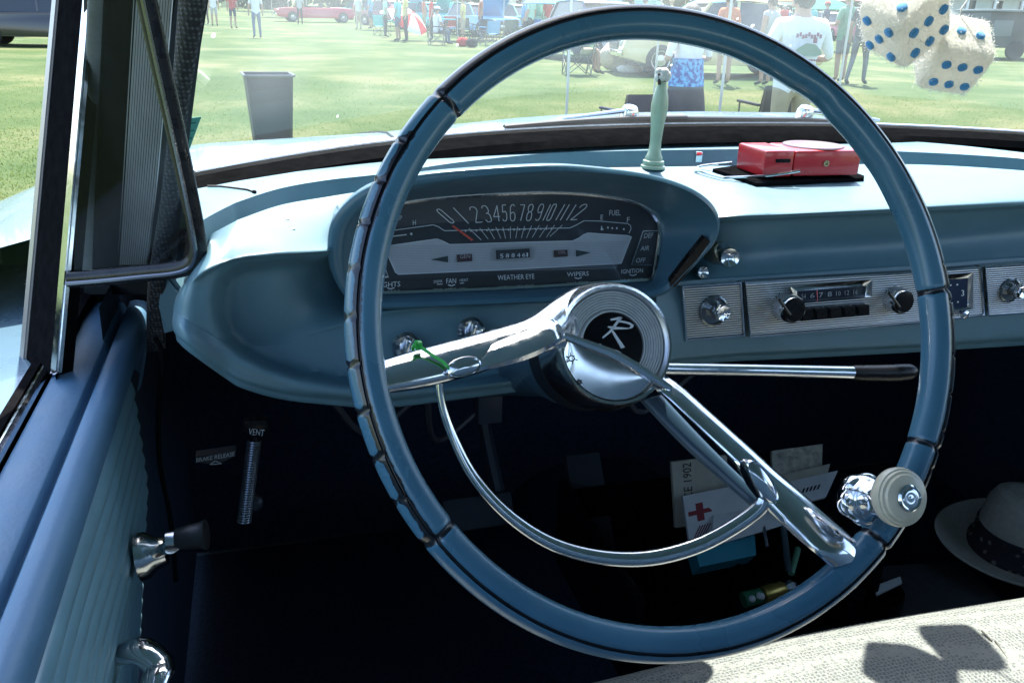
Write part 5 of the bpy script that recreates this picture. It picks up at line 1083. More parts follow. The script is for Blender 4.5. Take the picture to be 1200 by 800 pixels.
# ---- people
SKIN = mat('skin', (.42, .25, .17), .55, noise=.08); SKIN2 = mat('tanned_skin', (.34, .19, .12), .55, noise=.08)
def cloth(n_, c_): return mat(n_+'_cloth', c_, .85, noise=.12, nscale=14, bump=.3, bscale=30, spec=.2)
HAIR = {'brown': mat('brown_hair', (.05, .03, .02), .6), 'grey': mat('grey_hair', (.30, .29, .28), .6), 'dark': mat('dark_hair', (.015, .013, .012), .5), 'blond': mat('blond_hair', (.35, .26, .13), .6)}
SHOE = mat('dark_shoe', (.03, .03, .03), .6); SHOEW = mat('white_shoe', (.6, .6, .6), .6)
def person(loc, face, label, shirt, pants, hair='brown', H=1.72, pose='stand', shorts=False, sleeve=.45, cap_=None, skin=SKIN, shoe=None, hands='down', wide=1.0, group=None, sub=1):
    """one continuous skinned body facing the angle 'face' (0 = away along +Y); garments coloured by limb, hair as a child"""
    t = thing('person', label, 'person', V(loc), face, group)
    k = H/1.72; J = {}
    sit = pose == 'sit'; zh = .50 if sit else .93; zo = zh-.93
    J = dict(pel=(0, 0, .93+zo), bel=(0, .015, 1.06+zo), che=(0, .01, 1.28+zo), nek=(0, .0, 1.455+zo), hea=(0, .02, 1.56+zo), top=(0, .012, 1.67+zo))
    rr_ = dict(pel=.135*wide, bel=.135*wide, che=.15*wide, nek=.055, hea=.085, top=.072)
    ed = [('pel', 'bel'), ('bel', 'che'), ('che', 'nek'), ('nek', 'hea'), ('hea', 'top')]
    for s in (-1, 1):
        S = 'L' if s < 0 else 'R'
        J['hip'+S] = (s*.085*wide, 0, .88+zo); rr_['hip'+S] = .095*wide
        if sit: J['kne'+S] = (s*.11, .40, .50); J['ank'+S] = (s*.11, .44, .09); J['toe'+S] = (s*.12, .58, .04)
        elif pose == 'walk': J['kne'+S] = (s*.09, .10*s+.05, .50); J['ank'+S] = (s*.09, .20*s-.02, .09); J['toe'+S] = (s*.10, .20*s+.12, .035)
        else: J['kne'+S] = (s*.105, .015, .50); J['ank'+S] = (s*.11, -.02, .09); J['toe'+S] = (s*.125, .13, .035)
        rr_['kne'+S] = .058; rr_['ank'+S] = .04; rr_['toe'+S] = .035
        ed += [('pel', 'hip'+S), ('hip'+S, 'kne'+S), ('kne'+S, 'ank'+S), ('ank'+S, 'toe'+S)]
        J['sho'+S] = (s*.175*wide, -.0, 1.39+zo); rr_['sho'+S] = .068*wide
        if sit: e, h = (s*.25, .06, 1.12+zo), (s*.20, .28, 1.05+zo)
        elif hands == 'front': e, h = (s*.27*wide, .0, 1.12), (s*.16, .22, 1.12)
        elif hands == 'hips': e, h = (s*.36, -.05, 1.14), (s*.19, .06, .99)
        else: e, h = (s*.24*wide, -.02, 1.11), (s*.25*wide, .05, .86)
        J['elb'+S] = e; J['wri'+S] = h; d = Vector(h)-Vector(e); d.normalize(); J['han'+S] = tuple(Vector(h)+d*.10)
        rr_['elb'+S] = .040; rr_['wri'+S] = .028; rr_['han'+S] = .034
        ed += [('che', 'sho'+S), ('sho'+S, 'elb'+S), ('elb'+S, 'wri'+S), ('wri'+S, 'han'+S)]
    names = list(J); me = bpy.data.meshes.new('body'); me.from_pydata([tuple(c_*k for c_ in J[n_]) for n_ in names], [(names.index(a), names.index(b2)) for a, b2 in ed], [])
    o = bpy.data.objects.new('body', me); C.objects.link(o); md_ = o.modifiers.new('s', 'SKIN'); md_.use_smooth_shade = True
    for i, n_ in enumerate(names):
        sv = me.skin_vertices[0].data[i]; r = rr_[n_]*k; sv.radius = (r*(1.15 if n_ in ('pel', 'bel', 'che') else 1), r*(.78 if n_ in ('pel', 'bel', 'che') else 1)); sv.use_root = n_ == 'pel'
    sb = o.modifiers.new('d', 'SUBSURF'); sb.levels = sub; sb.render_levels = sub
    dg = bpy.context.evaluated_depsgraph_get(); nm = bpy.data.meshes.new_from_object(o.evaluated_get(dg)); bpy.data.objects.remove(o); bpy.data.meshes.remove(me)
    pm = cloth(*shirt); tm = cloth(*pants); sh = shoe or SHOE; nm.materials.clear()
    for m_ in (skin, pm, tm, sh): nm.materials.append(m_)
    segs = [(a, b2, Vector(J[a])*k, Vector(J[b2])*k) for a, b2 in ed]
    for p in nm.polygons:
        p.use_smooth = True; c_ = p.center; best = None
        for a, b2, A, Bq in segs:
            u = max(0, min(1, (c_-A).dot(Bq-A)/max(1e-9, (Bq-A).length_squared))); dd = (c_-A-(Bq-A)*u).length-(rr_[a]*(1-u)+rr_[b2]*u)*k
            if best is None or dd < best[0]: best = (dd, a, b2, u)
        _, a, b2, u = best; mi = 1
        if b2[:3] in ('hea', 'top') or (b2 == 'nek' and u > .75): mi = 0
        elif b2[:3] == 'elb': mi = 1 if u < sleeve*1.6 else 0
        elif b2[:3] in ('wri', 'han'): mi = 1 if sleeve > .9 and b2[:3] == 'wri' else 0
        elif b2[:3] == 'hip' or a == 'pel': mi = 1 if c_.z > (.84+zo*1.03)*k else 2
        elif b2[:3] == 'kne': mi = 2 if (not shorts or u < .85) else 0
        elif b2[:3] == 'ank': mi = 2 if not shorts else 0
        elif b2[:3] == 'toe': mi = 3
        p.material_index = mi
    body = bpy.data.objects.new('body', nm); C.objects.link(body); body.parent = t
    hc_ = Vector(J['hea'])*k
    bm = B(); sphere(bm, hc_+Vector((0, -.012, .045))*k, (.098*k, .112*k, .098*k), 12, 8)
    bmesh.ops.delete(bm, geom=[v for v in bm.verts if v.co.z < hc_.z-.0 and v.co.y > hc_.y-.035], context='VERTS'); kid('hair', bm, HAIR[hair], t)
    if cap_:
        bm = B(); sphere(bm, hc_+Vector((0, -.002, .075))*k, (.104*k, .115*k, .085*k), 12, 8); bmesh.ops.delete(bm, geom=[v for v in bm.verts if v.co.z < hc_.z+.045*k], context='VERTS'); box(bm, hc_+Vector((0, .14, .055))*k, (.14, .12, .012), bev=.004); kid('cap', bm, cloth(*cap_), t)
    # nose, eyes, ears so that a face reads from the side
    bm = B(); sphere(bm, hc_+Vector((0, .095, .0))*k, (.014, .02, .02), 8, 6)
    for s in (-1, 1): sphere(bm, hc_+Vector((s*.088, -.0, .01))*k, (.012, .02, .03), 8, 6)
    kid('nose_and_ears', bm, skin, t)
    bm = B()
    for s in (-1, 1): sphere(bm, hc_+Vector((s*.034, .082, .022))*k, .010, 8, 6)
    kid('eyes', bm, SHOE, t)
    return t
TW = ('white', (.72, .73, .76)); NAV = ('navy', (.02, .03, .07)); JEAN = ('denim', (.07, .12, .22)); KHA = ('khaki', (.36, .31, .22)); BLK = ('black', (.018, .018, .02)); GRY = ('grey', (.16, .165, .17)); LGR = ('light_grey', (.40, .41, .41)); GRN = ('green', (.14, .30, .19)); ORA = ('orange', (.60, .20, .10)); RED_ = ('red', (.48, .04, .04)); TEAL = ('teal', (.03, .25, .24)); PNK = ('pink', (.55, .22, .26)); BLU = ('royal_blue', (.04, .12, .42)); OLV = ('olive', (.12, .12, .06))
# man in the printed T-shirt, 7 m ahead
pt = at_depth(938, 7.8); pm_ = person(pt, rad(-6), 'man in white T-shirt with a green car print on its back', TW, KHA, 'dark', H=1.80, sleeve=.62, cap_=('dark_grey', (.09, .09, .09)), hands='front', wide=1.16, shorts=True, sub=2)
bm = B(); prism(bm, [(-.14, -.172, 1.22), (-.09, -.176, 1.27), (-.02, -.178, 1.31), (.07, -.176, 1.30), (.13, -.172, 1.25), (.15, -.17, 1.21), (.08, -.176, 1.195), (-.08, -.176, 1.20)], (0, -1, 0), .006); kid('car_print', bm, mat('green_print', (.18, .27, .20), .8), pm_, smooth=False)
bm = B()
for i in range(9): box(bm, (-.115+i*.028, -.172, 1.372+.012*math.sin(i*2)), (.018, .010, .034))
for i in range(12): box(bm, (-.125+i*.023, -.172, 1.165), (.014, .010, .016))
box(bm, (.06, -.176, 1.335), (.035, .008, .05))
kid('back_print', bm, mat('maroon_print', (.25, .10, .12), .8), pm_, smooth=False)
def stand(px_, py_, face, *a, **k): return person(gnd(px_, py_), rad(face), *a, **k)
stand(982, 97, 15, 'man with grey hair in a green shirt and grey shorts standing on the grass', GRN, GRY, 'blond', shorts=True, hands='front', wide=1.12)
stand(1001, 100, -60, 'man in dark grey shirt and grey trousers walking left of the dice', ('dark_grey', (.10, .10, .10)), GRY, 'dark', pose='walk')
stand(846, 100, 0, 'woman in orange top and shorts beyond the top of the wheel', ORA, KHA, 'brown', H=1.66, shorts=True)
stand(894, 101, 20, 'woman in pale grey sleeveless top with khaki shorts beside the man in white', LGR, KHA, 'brown', H=1.62, shorts=True, sleeve=.1)
stand(928, 86, 40, 'blond woman in yellow top behind the man in white', ('yellow', (.55, .46, .16)), KHA, 'blond', H=1.64)
stand(302, 45, 10, 'person in white shirt and jeans standing alone on the grass above the bin', TW, JEAN, 'dark')
stand(252, 31, 0, 'person in white top and pale shorts at far left of windscreen', TW, LGR, 'grey', shorts=True)
stand(274, 34, -20, 'person in red shirt and dark shorts at far left of windscreen', RED_, NAV, 'dark', shorts=True)
stand(242, 29, 30, 'person in dark trousers next to the windscreen post', PNK, BLK, 'brown')
stand(419, 27, 0, 'person dressed in black standing beside the red convertible', BLK, BLK, 'dark')
stand(444, 24, 0, 'person in pale blue shirt right of the red convertible', ('pale_blue', (.35, .45, .60)), JEAN, 'grey')
# ---- camp chairs
def chair(loc, face, col, label, low=False, sc_=1.0, group='folding camp chairs on the grass'):
    t = thing('camp_chair', label, 'camp chair', V(loc), face, group); t.scale = (sc_, sc_, sc_); s = .24 if low else .42; hb = s+.42; m_ = cloth(*col); fm = mat('chair_frame', (.10, .10, .11), .4, .6)
    bm = B(); g = [[np.array([x, y, s-.03*math.cos(x*5)]) for x in np.linspace(-.26, .26, 8)] for y in np.linspace(-.22, .26, 6)]; quads(bm, g); quads(bm, [[p-np.array([0, 0, .012]) for p in r] for r in g]); kid('seat', bm, m_, t)
    bm = B(); g = [[np.array([x, -.22-(z-s)*.28-.05*math.cos(x*5.5), z]) for x in np.linspace(-.27, .27, 8)] for z in np.linspace(s, hb, 6)]; quads(bm, g); quads(bm, [[p-np.array([0, .012, 0]) for p in r] for r in g]); kid('backrest', bm, m_, t)
    bm = B()
    for sx in (-1, 1):
        tube(bm, [(sx*.27, -.24, 0), (sx*.27, -.37, hb)], .011, seg=6); tube(bm, [(sx*.27, .27, 0), (sx*.27, .27, s+.20)], .011, seg=6); tube(bm, [(sx*.27, -.26, 0), (sx*.27, .26, s)], .009, seg=6); tube(bm, [(sx*.27, .26, 0), (sx*.27, -.26, s)], .009, seg=6)
    for y in (-.25, .27): tube(bm, [(-.27, y, .02), (.27, y, s)], .009, seg=6); tube(bm, [(.27, y, .02), (-.27, y, s)], .009, seg=6)
    kid('frame', bm, fm, t)
    for sx in (-1, 1): bm = B(); box(bm, (sx*.29, -.02, s+.20), (.06, .56, .03), bev=.01); kid('armrest', bm, m_, t)
    return t
p = at_depth(744, 9.3); chair(p, rad(8), NAV, 'empty navy low camp chair left of the woman in tie-dye', sc_=.85)
p = at_depth(914, 9.6); chair(p, rad(-6), ('charcoal', (.05, .055, .06)), 'wide charcoal camp chair behind the right of the wheel rim', sc_=.98)
p = at_depth(810, 9.2)
ps_ = person(p, rad(3), 'woman in white and blue tie-dye top and dark skirt, her back to the car', TW, NAV, 'brown', H=1.66, sub=2, hands='front', sleeve=.55)
bm = B(); rings = [[np.array([rx*math.cos(t_), .006+ry*math.sin(t_), z]) for t_ in np.arange(24)*2*math.pi/24] for rx, ry, z in ((.27, .22, .30), (.25, .20, .50), (.215, .175, .72), (.185, .15, .86))]; quads(bm, rings, close_v=True); kid('skirt', bm, cloth('slate', (.05, .055, .075)), ps_)
bm = B(); rings = [[np.array([rx*math.cos(t_), .012+ry*math.sin(t_), z]) for t_ in np.arange(20)*2*math.pi/20] for rx, ry, z in ((.208, .170, .80), (.200, .160, .88), (.182, .148, 1.0), (.178, .140, 1.09))]; quads(bm, rings, close_v=True)
def tie():
    m = mat('tie_dye', (.05, .25, .60), .85); t = m.node_tree; b = t.nodes['Principled BSDF']; tc = N(t, 'ShaderNodeTexCoord'); v = N(t, 'ShaderNodeTexNoise'); v.inputs['Scale'].default_value = 22; t.links.new(tc.outputs['Object'], v.inputs['Vector'])
    cr = N(t, 'ShaderNodeValToRGB'); e = cr.color_ramp.elements; e[0].position = .42; e[0].color = (.02, .06, .30, 1); e[1].position = .58; e[1].color = (.10, .40, .72, 1); t.links.new(v.outputs['Fac'], cr.inputs[0]); t.links.new(cr.outputs[0], b.inputs['Base Color']); return m
kid('tie_dye_hem', bm, tie(), ps_)
p = gnd(676, 88); chair(p, rad(80), GRN, 'green camp chair under the person seated sideways', group='folding camp chairs on the grass'); person(p, rad(-88), 'person in dark shirt sitting sideways beyond the wheel rim', NAV, KHA, 'dark', pose='sit', shorts=True)
# ---- bin
pb = at_depth(310, 9.4); t = thing('litter_bin', 'large grey square litter bin standing on the grass', 'bin', V(pb), rad(5))
bm = B()
def sq(h, z): return [np.array([x*h, y*h, z]) for x, y in ((-1, -.86), (-.86, -1), (.86, -1), (1, -.86), (1, .86), (.86, 1), (-.86, 1), (-1, .86))]
zt = .80
vs, _ = quads(bm, [sq(.20, 0), sq(.25, zt-.02), sq(.262, zt-.02), sq(.266, zt), sq(.25, zt), sq(.24, zt-.05), sq(.20, .02)], close_v=True); cap(bm, vs[0]); cap(bm, vs[-1]); kid('tub', bm, mat('grey_bin_plastic', (.026, .030, .034), .55, noise=.12, nscale=8), t)
bm = B(); tube(bm, [np.array(q) for q in sq(.264, zt-.005)], .014, seg=6, closed=True); kid('bin_rim', bm, mat('bin_rim', (.12, .125, .14), .4), t)
# ---- vehicles
GLS = mat('car_glass', (.02, .025, .03), .05, coat=.5); TYRE = mat('tyre', (.015, .015, .016), .8); WHLR = mat('wheel_rim', (.5, .5, .52), .25, .8)
def vehicle(loc, face, col, label, L=4.6, Wd=1.75, H=1.38, open_hood=False, roof_='hard', group='cars parked on the show field', tail=.0, fins=False):
    t = thing('parked_car', label, 'car', V(loc), face, group); pm = mat(col[0]+'_paint', col[1], .22, coat=.7)
    prof = [(-.5, .40), (-.495, .62), (-.47, .78), (-.40, .84), (-.20, .86), (.15, .88), (.18, .90), (.30, .89), (.42, .84), (.485, .72), (.5, .52), (.49, .36), (.40, .25), (-.40, .25), (-.48, .30)]
    bm = B(); rings = []
    for y, s, dz in ((-.5, .96, -.02), (-.485, .99, 0), (-.40, 1, .01), (0, 1, .03), (.40, 1, .01), (.485, .99, 0), (.5, .96, -.02)):
        rings.append([np.array([x*L*s, y*Wd, (z+(dz if z > .6 else 0)-.55)*s+.55]) for x, z in prof])
    vs, _ = quads(bm, rings, close_v=True); cap(bm, vs[0]); cap(bm, vs[-1]); kid('body', bm, pm, t, ang=30)
    if roof_:
        bm = B(); rb_ = [(-.30, .86), (-.22, H-.04), (-.02, H), (.08, H-.03), (.19, .88)]; rings = [[np.array([x*L, y*Wd*(.80 if z > 1.1 else .92), z]) for x, z in rb_] for y in (-.5, .5)]
        vs, _ = quads(bm, rings, close_v=True); cap(bm, vs[0]); cap(bm, vs[-1]); kid('window_glass', bm, GLS, t, ang=25)
        bm = B(); g = [[np.array([x*L, y*Wd, z+.012+.02*(1-4*y*y)]) for y in np.linspace(-.41, .41, 7)] for x, z in ((-.24, H-.10), (-.21, H-.02), (-.10, H+.008), (-.02, H+.012), (.07, H-.01), (.10, H-.06))]; quads(bm, g)
        for sx in (-1, 1):
            for a, b2 in (((-.30, .88), (-.22, H-.02)), ((-.05, .88), (-.05, H)), ((.18, .90), (.08, H-.02))): tube(bm, [(a[0]*L, sx*Wd*.455, a[1]), (b2[0]*L, sx*Wd*.405, b2[1])], .035, seg=6)
        kid('roof', bm, pm if roof_ == 'hard' else cloth(*roof_), t, ang=30)
    else:
        bm = B(); box(bm, (-.10*L, 0, .92), (.34*L, Wd*.8, .10), bev=.03); kid('cabin_seat', bm, cloth(*BLK), t)
        bm = B(); prism(bm, [(.16*L, -.42*Wd, .88), (.16*L, .42*Wd, .88), (.10*L, .38*Wd, 1.18), (.10*L, -.38*Wd, 1.18)], (.9, 0, .4), .02); kid('windscreen', bm, GLS, t, smooth=False)
    for sx in (-.31, .31):
        for sy in (-1, 1):
            bm = B(); c_ = (sx*L, sy*(Wd/2-.09), .32); lathe(bm, [(.20, -.11), (.31, -.10), (.325, -.05), (.325, .05), (.31, .10), (.20, .11)], c_, (0, sy, 0), seg=24); wh = kid('wheel', bm, TYRE, t)
            bm = B(); lathe(bm, [(.205, .108), (.20, .118), (.15, .10), (.05, .13), (.001, .13)], c_, (0, sy, 0), seg=20, c0=False); kid('wheel_rim', bm, WHLR, wh)
    for sx in (-1, 1):
        bm = B(); box(bm, (sx*.505*L, 0, .45), (.10, Wd*.94, .13), bev=.03); kid('bumper', bm, CHROME, t)
        for sy in (-1, 1):
            bm = B(); lathe(bm, [(.10, -.02), (.10, .03), (.07, .045), (.001, .05)], (sx*.49*L, sy*Wd*.36, .66), (sx, 0, 0), seg=14); kid('headlight' if sx > 0 else 'tail_light', bm, mat('lamp_lens', (.6, .62, .62), .1) if sx > 0 else mat('red_lens', (.35, .02, .02), .15), t)
    bm = B(); box(bm, (.5*L, 0, .60), (.05, Wd*.52, .16), bev=.02); kid('grille', bm, mat('dark_steel', (.035, .042, .055), .4), t)
    if open_hood:
        bm = B(); a = (.19*L, 0, .92); R_ = Matrix.Rotation(rad(-52), 3, 'Y'); box(bm, (.19*L+.42, 0, 1.38), (1.25, Wd*.82, .04), bev=.015, R=R_); kid('raised_bonnet', bm, pm, t)
    return t
def dist_of(px_, py_): return np.linalg.norm(gnd(px_, py_)[:2]-CAM[:2])
vehicle(at_depth(66, 23.5), rad(2), ('black', (.008, .009, .012)), 'black saloon car at the far left beyond the open side window', L=4.8, H=1.36)
person(at_depth(33, 28), rad(0), 'person in red and white shirt behind the black saloon', RED_, JEAN, 'grey')
vehicle(at_depth(372, 56), rad(4), ('red', (.42, .02, .03)), 'red open-top convertible parked far off, nearest the windscreen post', roof_=None, L=5.2)
hot = at_depth(838, 18.5); vehicle(hot, rad(168), ('pale_yellow', (.56, .50, .25)), 'pale yellow hot rod seen through the top of the steering wheel', H=1.5, L=4.4, roof_='hard')
vehicle(at_depth(700, 23), rad(-80), ('navy', (.02, .035, .09)), 'dark navy car parked behind the person seated sideways', H=1.5)
CARS = [(505, 46, -60, ('turquoise', (.05, .38, .40)), 'turquoise car with raised bonnet behind the red and white parasol', True), (560, 40, -70, ('sky_blue', (.12, .34, .58)), 'sky blue car with raised bonnet in the crowd, left of the green one', True), (608, 42, -66, ('mint', (.22, .50, .40)), 'mint green car with raised bonnet in the crowd', True), (655, 46, -75, ('silver', (.45, .46, .47)), 'silver car behind the blue parasols', False),
        (735, 48, -80, ('light_teal', (.16, .45, .48)), 'light teal car with raised bonnet just above the wheel rim', True), (790, 44, -85, ('cream', (.58, .54, .42)), 'cream car parked above the top of the wheel', False), (840, 46, 100, ('deep_red', (.36, .03, .04)), 'deep red car behind the woman in orange', False), (882, 52, 92, ('bright_blue', (.05, .18, .55)), 'bright blue car behind the two women', True), (1010, 44, 85, ('rose_red', (.50, .14, .18)), 'rose red car parked behind the man in green', False), (960, 50, 95, ('white', (.66, .67, .68)), 'white car parked far behind the man in white', False), (460, 52, -50, ('maroon', (.20, .02, .03)), 'maroon car at the left end of the crowd', False), (1080, 62, 80, ('black', (.008, .009, .012)), 'black car almost hidden behind the fuzzy dice', False)]
for x, d, f, c_, lb, oh in CARS: vehicle(at_depth(x, d), rad(f), c_, lb, open_hood=oh)
# ---- parasols and the frame of an awning
def parasol(loc, r, h, cols, label, tilt=0, az=0):
    t = thing('parasol', label, 'parasol', V(loc), az, 'parasols in the crowd'); bm = B(); tube(bm, [(0, 0, 0), (0, 0, h+r*.36)], .018, seg=8); kid('pole', bm, WHLR, t)
    bm = B(); n_ = 8; R_ = Matrix.Rotation(tilt, 3, 'X')
    for k_ in range(n_):
        a0, a1 = 2*math.pi*k_/n_, 2*math.pi*(k_+1)/n_; g = []
        for s in (0.02, .35, .7, 1):
            g.append([V((r*s*math.cos(a)*(1-(.05 if 0 < q < 1 else 0)*s), r*s*math.sin(a)*(1-(.05 if 0 < q < 1 else 0)*s), r*.38*(1-s*s))) for q, a in ((0, a0), (.5, (a0+a1)/2), (1, a1))])
        g = [[np.array(R_ @ v+Vector((0, 0, h))) for v in row_] for row_ in g]; quads(bm, g, mi=k_ % len(cols))
    kid('parasol_cover', bm, [cloth(*c_) for c_ in cols], t, ang=20); return t
pq = gnd(478, 48); parasol(pq, .85, .75, [RED_, TW], 'red and white striped parasol tilted low over a seated person', tilt=rad(38), az=rad(40))
pr_ = gnd(512, 53); chair(pr_, rad(70), BLK, 'black camp chair beside the red and white parasol'); person(pr_, rad(-75), 'person in white shirt and jeans sitting beside the red and white parasol', TW, JEAN, 'dark', pose='sit', cap_=TW)
SKYB = ('sky_blue', (.12, .36, .66)); TRQ = ('turquoise', (.08, .46, .52))
for x, d, r, h, c_, lb in ((662, 26, 1.35, 1.45, [SKYB], 'big sky blue parasol just above the wheel rim, left of the awning pole'), (690, 33, 1.3, 1.7, [SKYB, TW], 'blue and white parasol right behind the sky blue one'), (536, 34, 1.2, 1.75, [TRQ, TW], 'turquoise and white parasol left of the crowd'), (590, 36, 1.2, 1.9, [TRQ], 'plain turquoise parasol in the middle of the crowd'), (625, 40, 1.3, 1.9, [('pale_green', (.40, .60, .48))], 'pale green parasol in the crowd'), (838, 30, 1.5, 1.3, [SKYB, ('pale_blue', (.35, .45, .60))], 'pale and sky blue parasol behind the woman in orange'), (960, 33, 1.1, 1.5, [('emerald', (.03, .32, .20))], 'emerald green parasol beside the head of the man in white'), (565, 45, 1.3, 2.0, [TW], 'plain white parasol far back in the crowd'), (1006, 40, 1.3, 1.9, [PNK], 'pink parasol far back near the dice')):
    parasol(at_depth(x, d), r, h, c_, lb, az=x)
t = thing('awning', 'open awning frame on slim white poles with a grey cloth roof', 'awning', (0, 0, 0))
PW = mat('white_pole', (.55, .56, .57), .4, .3); tops = []
for x, y, d in ((668, 128, 10.6), (853, 126, 10.6), (993, 112, 13.6), (772, 100, 14.0)):
    b_p = at_depth(x, d); bm = B(); tube(bm, [b_p, b_p+np.array([0, 0, 2.25])], .019, seg=8); kid('pole', bm, PW, t); tops.append(b_p+np.array([0, 0, 2.2]))
ctr_ = sum(tops)/4; bm = B(); o4 = [tops[0], tops[1], tops[2], tops[3]]
for i in range(4):
    a, b2 = o4[i], o4[(i+1) % 4]; bm.faces.new([bm.verts.new(V(q)) for q in (a+np.array([0, 0, .25]), b2+np.array([0, 0, .25]), ctr_+np.array([0, 0, 1.0]))]); bm.faces.new([bm.verts.new(V(q)) for q in (a, b2, b2+np.array([0, 0, .25]), a+np.array([0, 0, .25]))])
kid('awning_roof', bm, cloth('awning_grey', (.35, .37, .36)), t, smooth=False)
for x, d, r_, h, c_, lb in ((452, 44, 1.2, 1.6, [PNK, TW], 'pink and white parasol at the left of the crowd'), (505, 50, 1.4, 1.9, [SKYB], 'sky blue parasol far behind the seated person'), (545, 56, 1.4, 2.0, [('lemon', (.62, .55, .18))], 'lemon parasol at the back of the crowd'), (610, 54, 1.4, 2.1, [TRQ, ('lemon', (.62, .55, .18))], 'turquoise and lemon parasol at the back'), (680, 48, 1.3, 1.9, [TW, TRQ], 'white and turquoise parasol behind the wheel top'), (742, 40, 1.4, 1.8, [RED_], 'plain red parasol above the wheel rim'), (800, 44, 1.4, 1.9, [TRQ, PNK], 'turquoise and pink parasol above the wheel rim'), (880, 42, 1.3, 1.7, [('lemon', (.62, .55, .18)), TW], 'lemon and white parasol behind the two women'), (925, 46, 1.3, 1.9, [ORA], 'orange parasol far behind the man in white')):
    parasol(at_depth(x, d), r_, h, c_, lb, az=x)
for x, d, sz, c_, lb in ((575, 60, 3.2, TW, 'white pitched gazebo at the back of the crowd'), (700, 62, 3.0, ('pale_blue', (.35, .45, .60)), 'pale blue pitched gazebo behind the wheel top'), (900, 58, 3.2, ('cream', (.58, .54, .42)), 'cream pitched gazebo behind the women'), (330, 66, 3.0, ('emerald', (.03, .32, .20)), 'emerald pitched gazebo left of the crowd'), (1050, 60, 3.0, TW, 'white pitched gazebo right behind the dice')):
    p = at_depth(x, d); t = thing('gazebo', lb, 'gazebo', V(p), rad(x)); h_ = sz/2
    for sx in (-1, 1):
        for sy in (-1, 1): bm = B(); tube(bm, [(sx*h_, sy*h_, 0), (sx*h_, sy*h_, 2.0)], .03, seg=6); kid('pole', bm, WHLR, t)
    bm = B(); cs = [(-h_, -h_), (h_, -h_), (h_, h_), (-h_, h_)]
    for i in range(4):
        a, b2 = cs[i], cs[(i+1) % 4]; bm.faces.new([bm.verts.new(V(q)) for q in ((a[0]*1.04, a[1]*1.04, 2.0), (b2[0]*1.04, b2[1]*1.04, 2.0), (0, 0, 3.0))]); bm.faces.new([bm.verts.new(V(q)) for q in ((a[0]*1.04, a[1]*1.04, 1.75), (b2[0]*1.04, b2[1]*1.04, 1.75), (b2[0]*1.04, b2[1]*1.04, 2.0), (a[0]*1.04, a[1]*1.04, 2.0))])
    kid('gazebo_roof', bm, cloth(*c_), t, smooth=False)
for x, d, f, c_, lb, oh in ((430, 66, -20, ('emerald_green', (.02, .22, .12)), 'emerald green car far left in the back row', False), (480, 64, -70, ('powder_blue', (.30, .45, .58)), 'powder blue car with raised bonnet in the back row', True), (535, 62, -80, ('tangerine', (.60, .22, .04)), 'tangerine car in the back row of the crowd', False), (585, 66, -75, ('pearl', (.60, .60, .57)), 'pearl white car with raised bonnet in the back row', True), (635, 60, -85, ('violet', (.16, .08, .26)), 'violet car in the back row of the crowd', False), (770, 58, 88, ('aqua', (.10, .45, .50)), 'aqua car with raised bonnet behind the rim top', True), (905, 62, 95, ('lime', (.28, .42, .08)), 'lime green car far behind the women', False), (1040, 64, 80, ('steel_grey', (.16, .18, .20)), 'steel grey car far behind the left die', False)):
    vehicle(at_depth(x, d), rad(f), c_, lb, open_hood=oh)
# ---- more camp chairs, bags and onlookers in the crowd
for x, y, f, c_, lb in ((565, 49, 20, NAV, 'navy camp chair standing in front of the turquoise cars'), (598, 49, -10, ('bottle_green', (.03, .10, .07)), 'bottle green camp chair right of the navy one'), (622, 47, 10, BLU, 'royal blue camp chair beside a red cushion'), (545, 46, -30, GRY, 'grey camp chair left of the navy one'), (638, 50, 0, ('slate', (.07, .08, .10)), 'slate camp chair half hidden by the wheel rim')):
    chair(gnd(x, y), rad(f), c_, lb)
for x, y, f, s, pn, hr, lb, kw in ((535, 41, 0, GRN, KHA, 'grey', 'person in green shirt in the crowd behind the seated one', {}), (552, 39, 40, TW, JEAN, 'dark', 'person in white shirt among the turquoise cars', {}), (582, 38, -30, BLK, BLK, 'dark', 'person all in black between two parasols', {}), (612, 40, 20, GRY, NAV, 'brown', 'person in grey shirt and navy trousers in the crowd', {}), (640, 41, 0, TEAL, KHA, 'grey', 'person in teal shirt behind the sky blue parasol', {}), (720, 42, 0, PNK, JEAN, 'blond', 'person in pink shirt above the wheel rim', {}), (760, 40, 30, TW, KHA, 'grey', 'person in white shirt and khaki shorts above the wheel rim', dict(shorts=True)), (810, 42, -20, NAV, KHA, 'brown', 'person in navy shirt left of the woman in orange', {}), (1030, 55, 0, BLU, GRY, 'dark', 'person in royal blue shirt directly behind the dice', {}), (870, 45, 10, ORA, JEAN, 'dark', 'person in orange shirt and jeans far behind the two women', {}), (915, 48, 0, RED_, BLK, 'grey', 'person in red shirt far behind the man in white', {}), (500, 34, 10, OLV, BLK, 'dark', 'person in olive shirt behind the red and white parasol', {}), (475, 31, 0, TW, NAV, 'grey', 'person in white shirt and navy trousers left of the parasol', {}), (352, 29, 0, LGR, BLK, 'dark', 'person in light grey shirt left of the red convertible', {})):
    stand(x, y, f, lb, s, pn, hr, **kw)
_sh = [('white', (.72, .73, .76)), ('aqua', (.10, .50, .55)), ('scarlet', (.55, .05, .04)), ('sky_blue', (.12, .36, .66)), ('lemon', (.62, .55, .18)), ('dark_navy', (.02, .03, .07)), ('mint', (.35, .60, .48)), ('coral', (.60, .22, .16))]
_pn = [('beige', (.45, .38, .27)), ('blue_jean', (.07, .12, .22)), ('charcoal', (.04, .04, .045))]
rg = random.Random(21); _used = set()
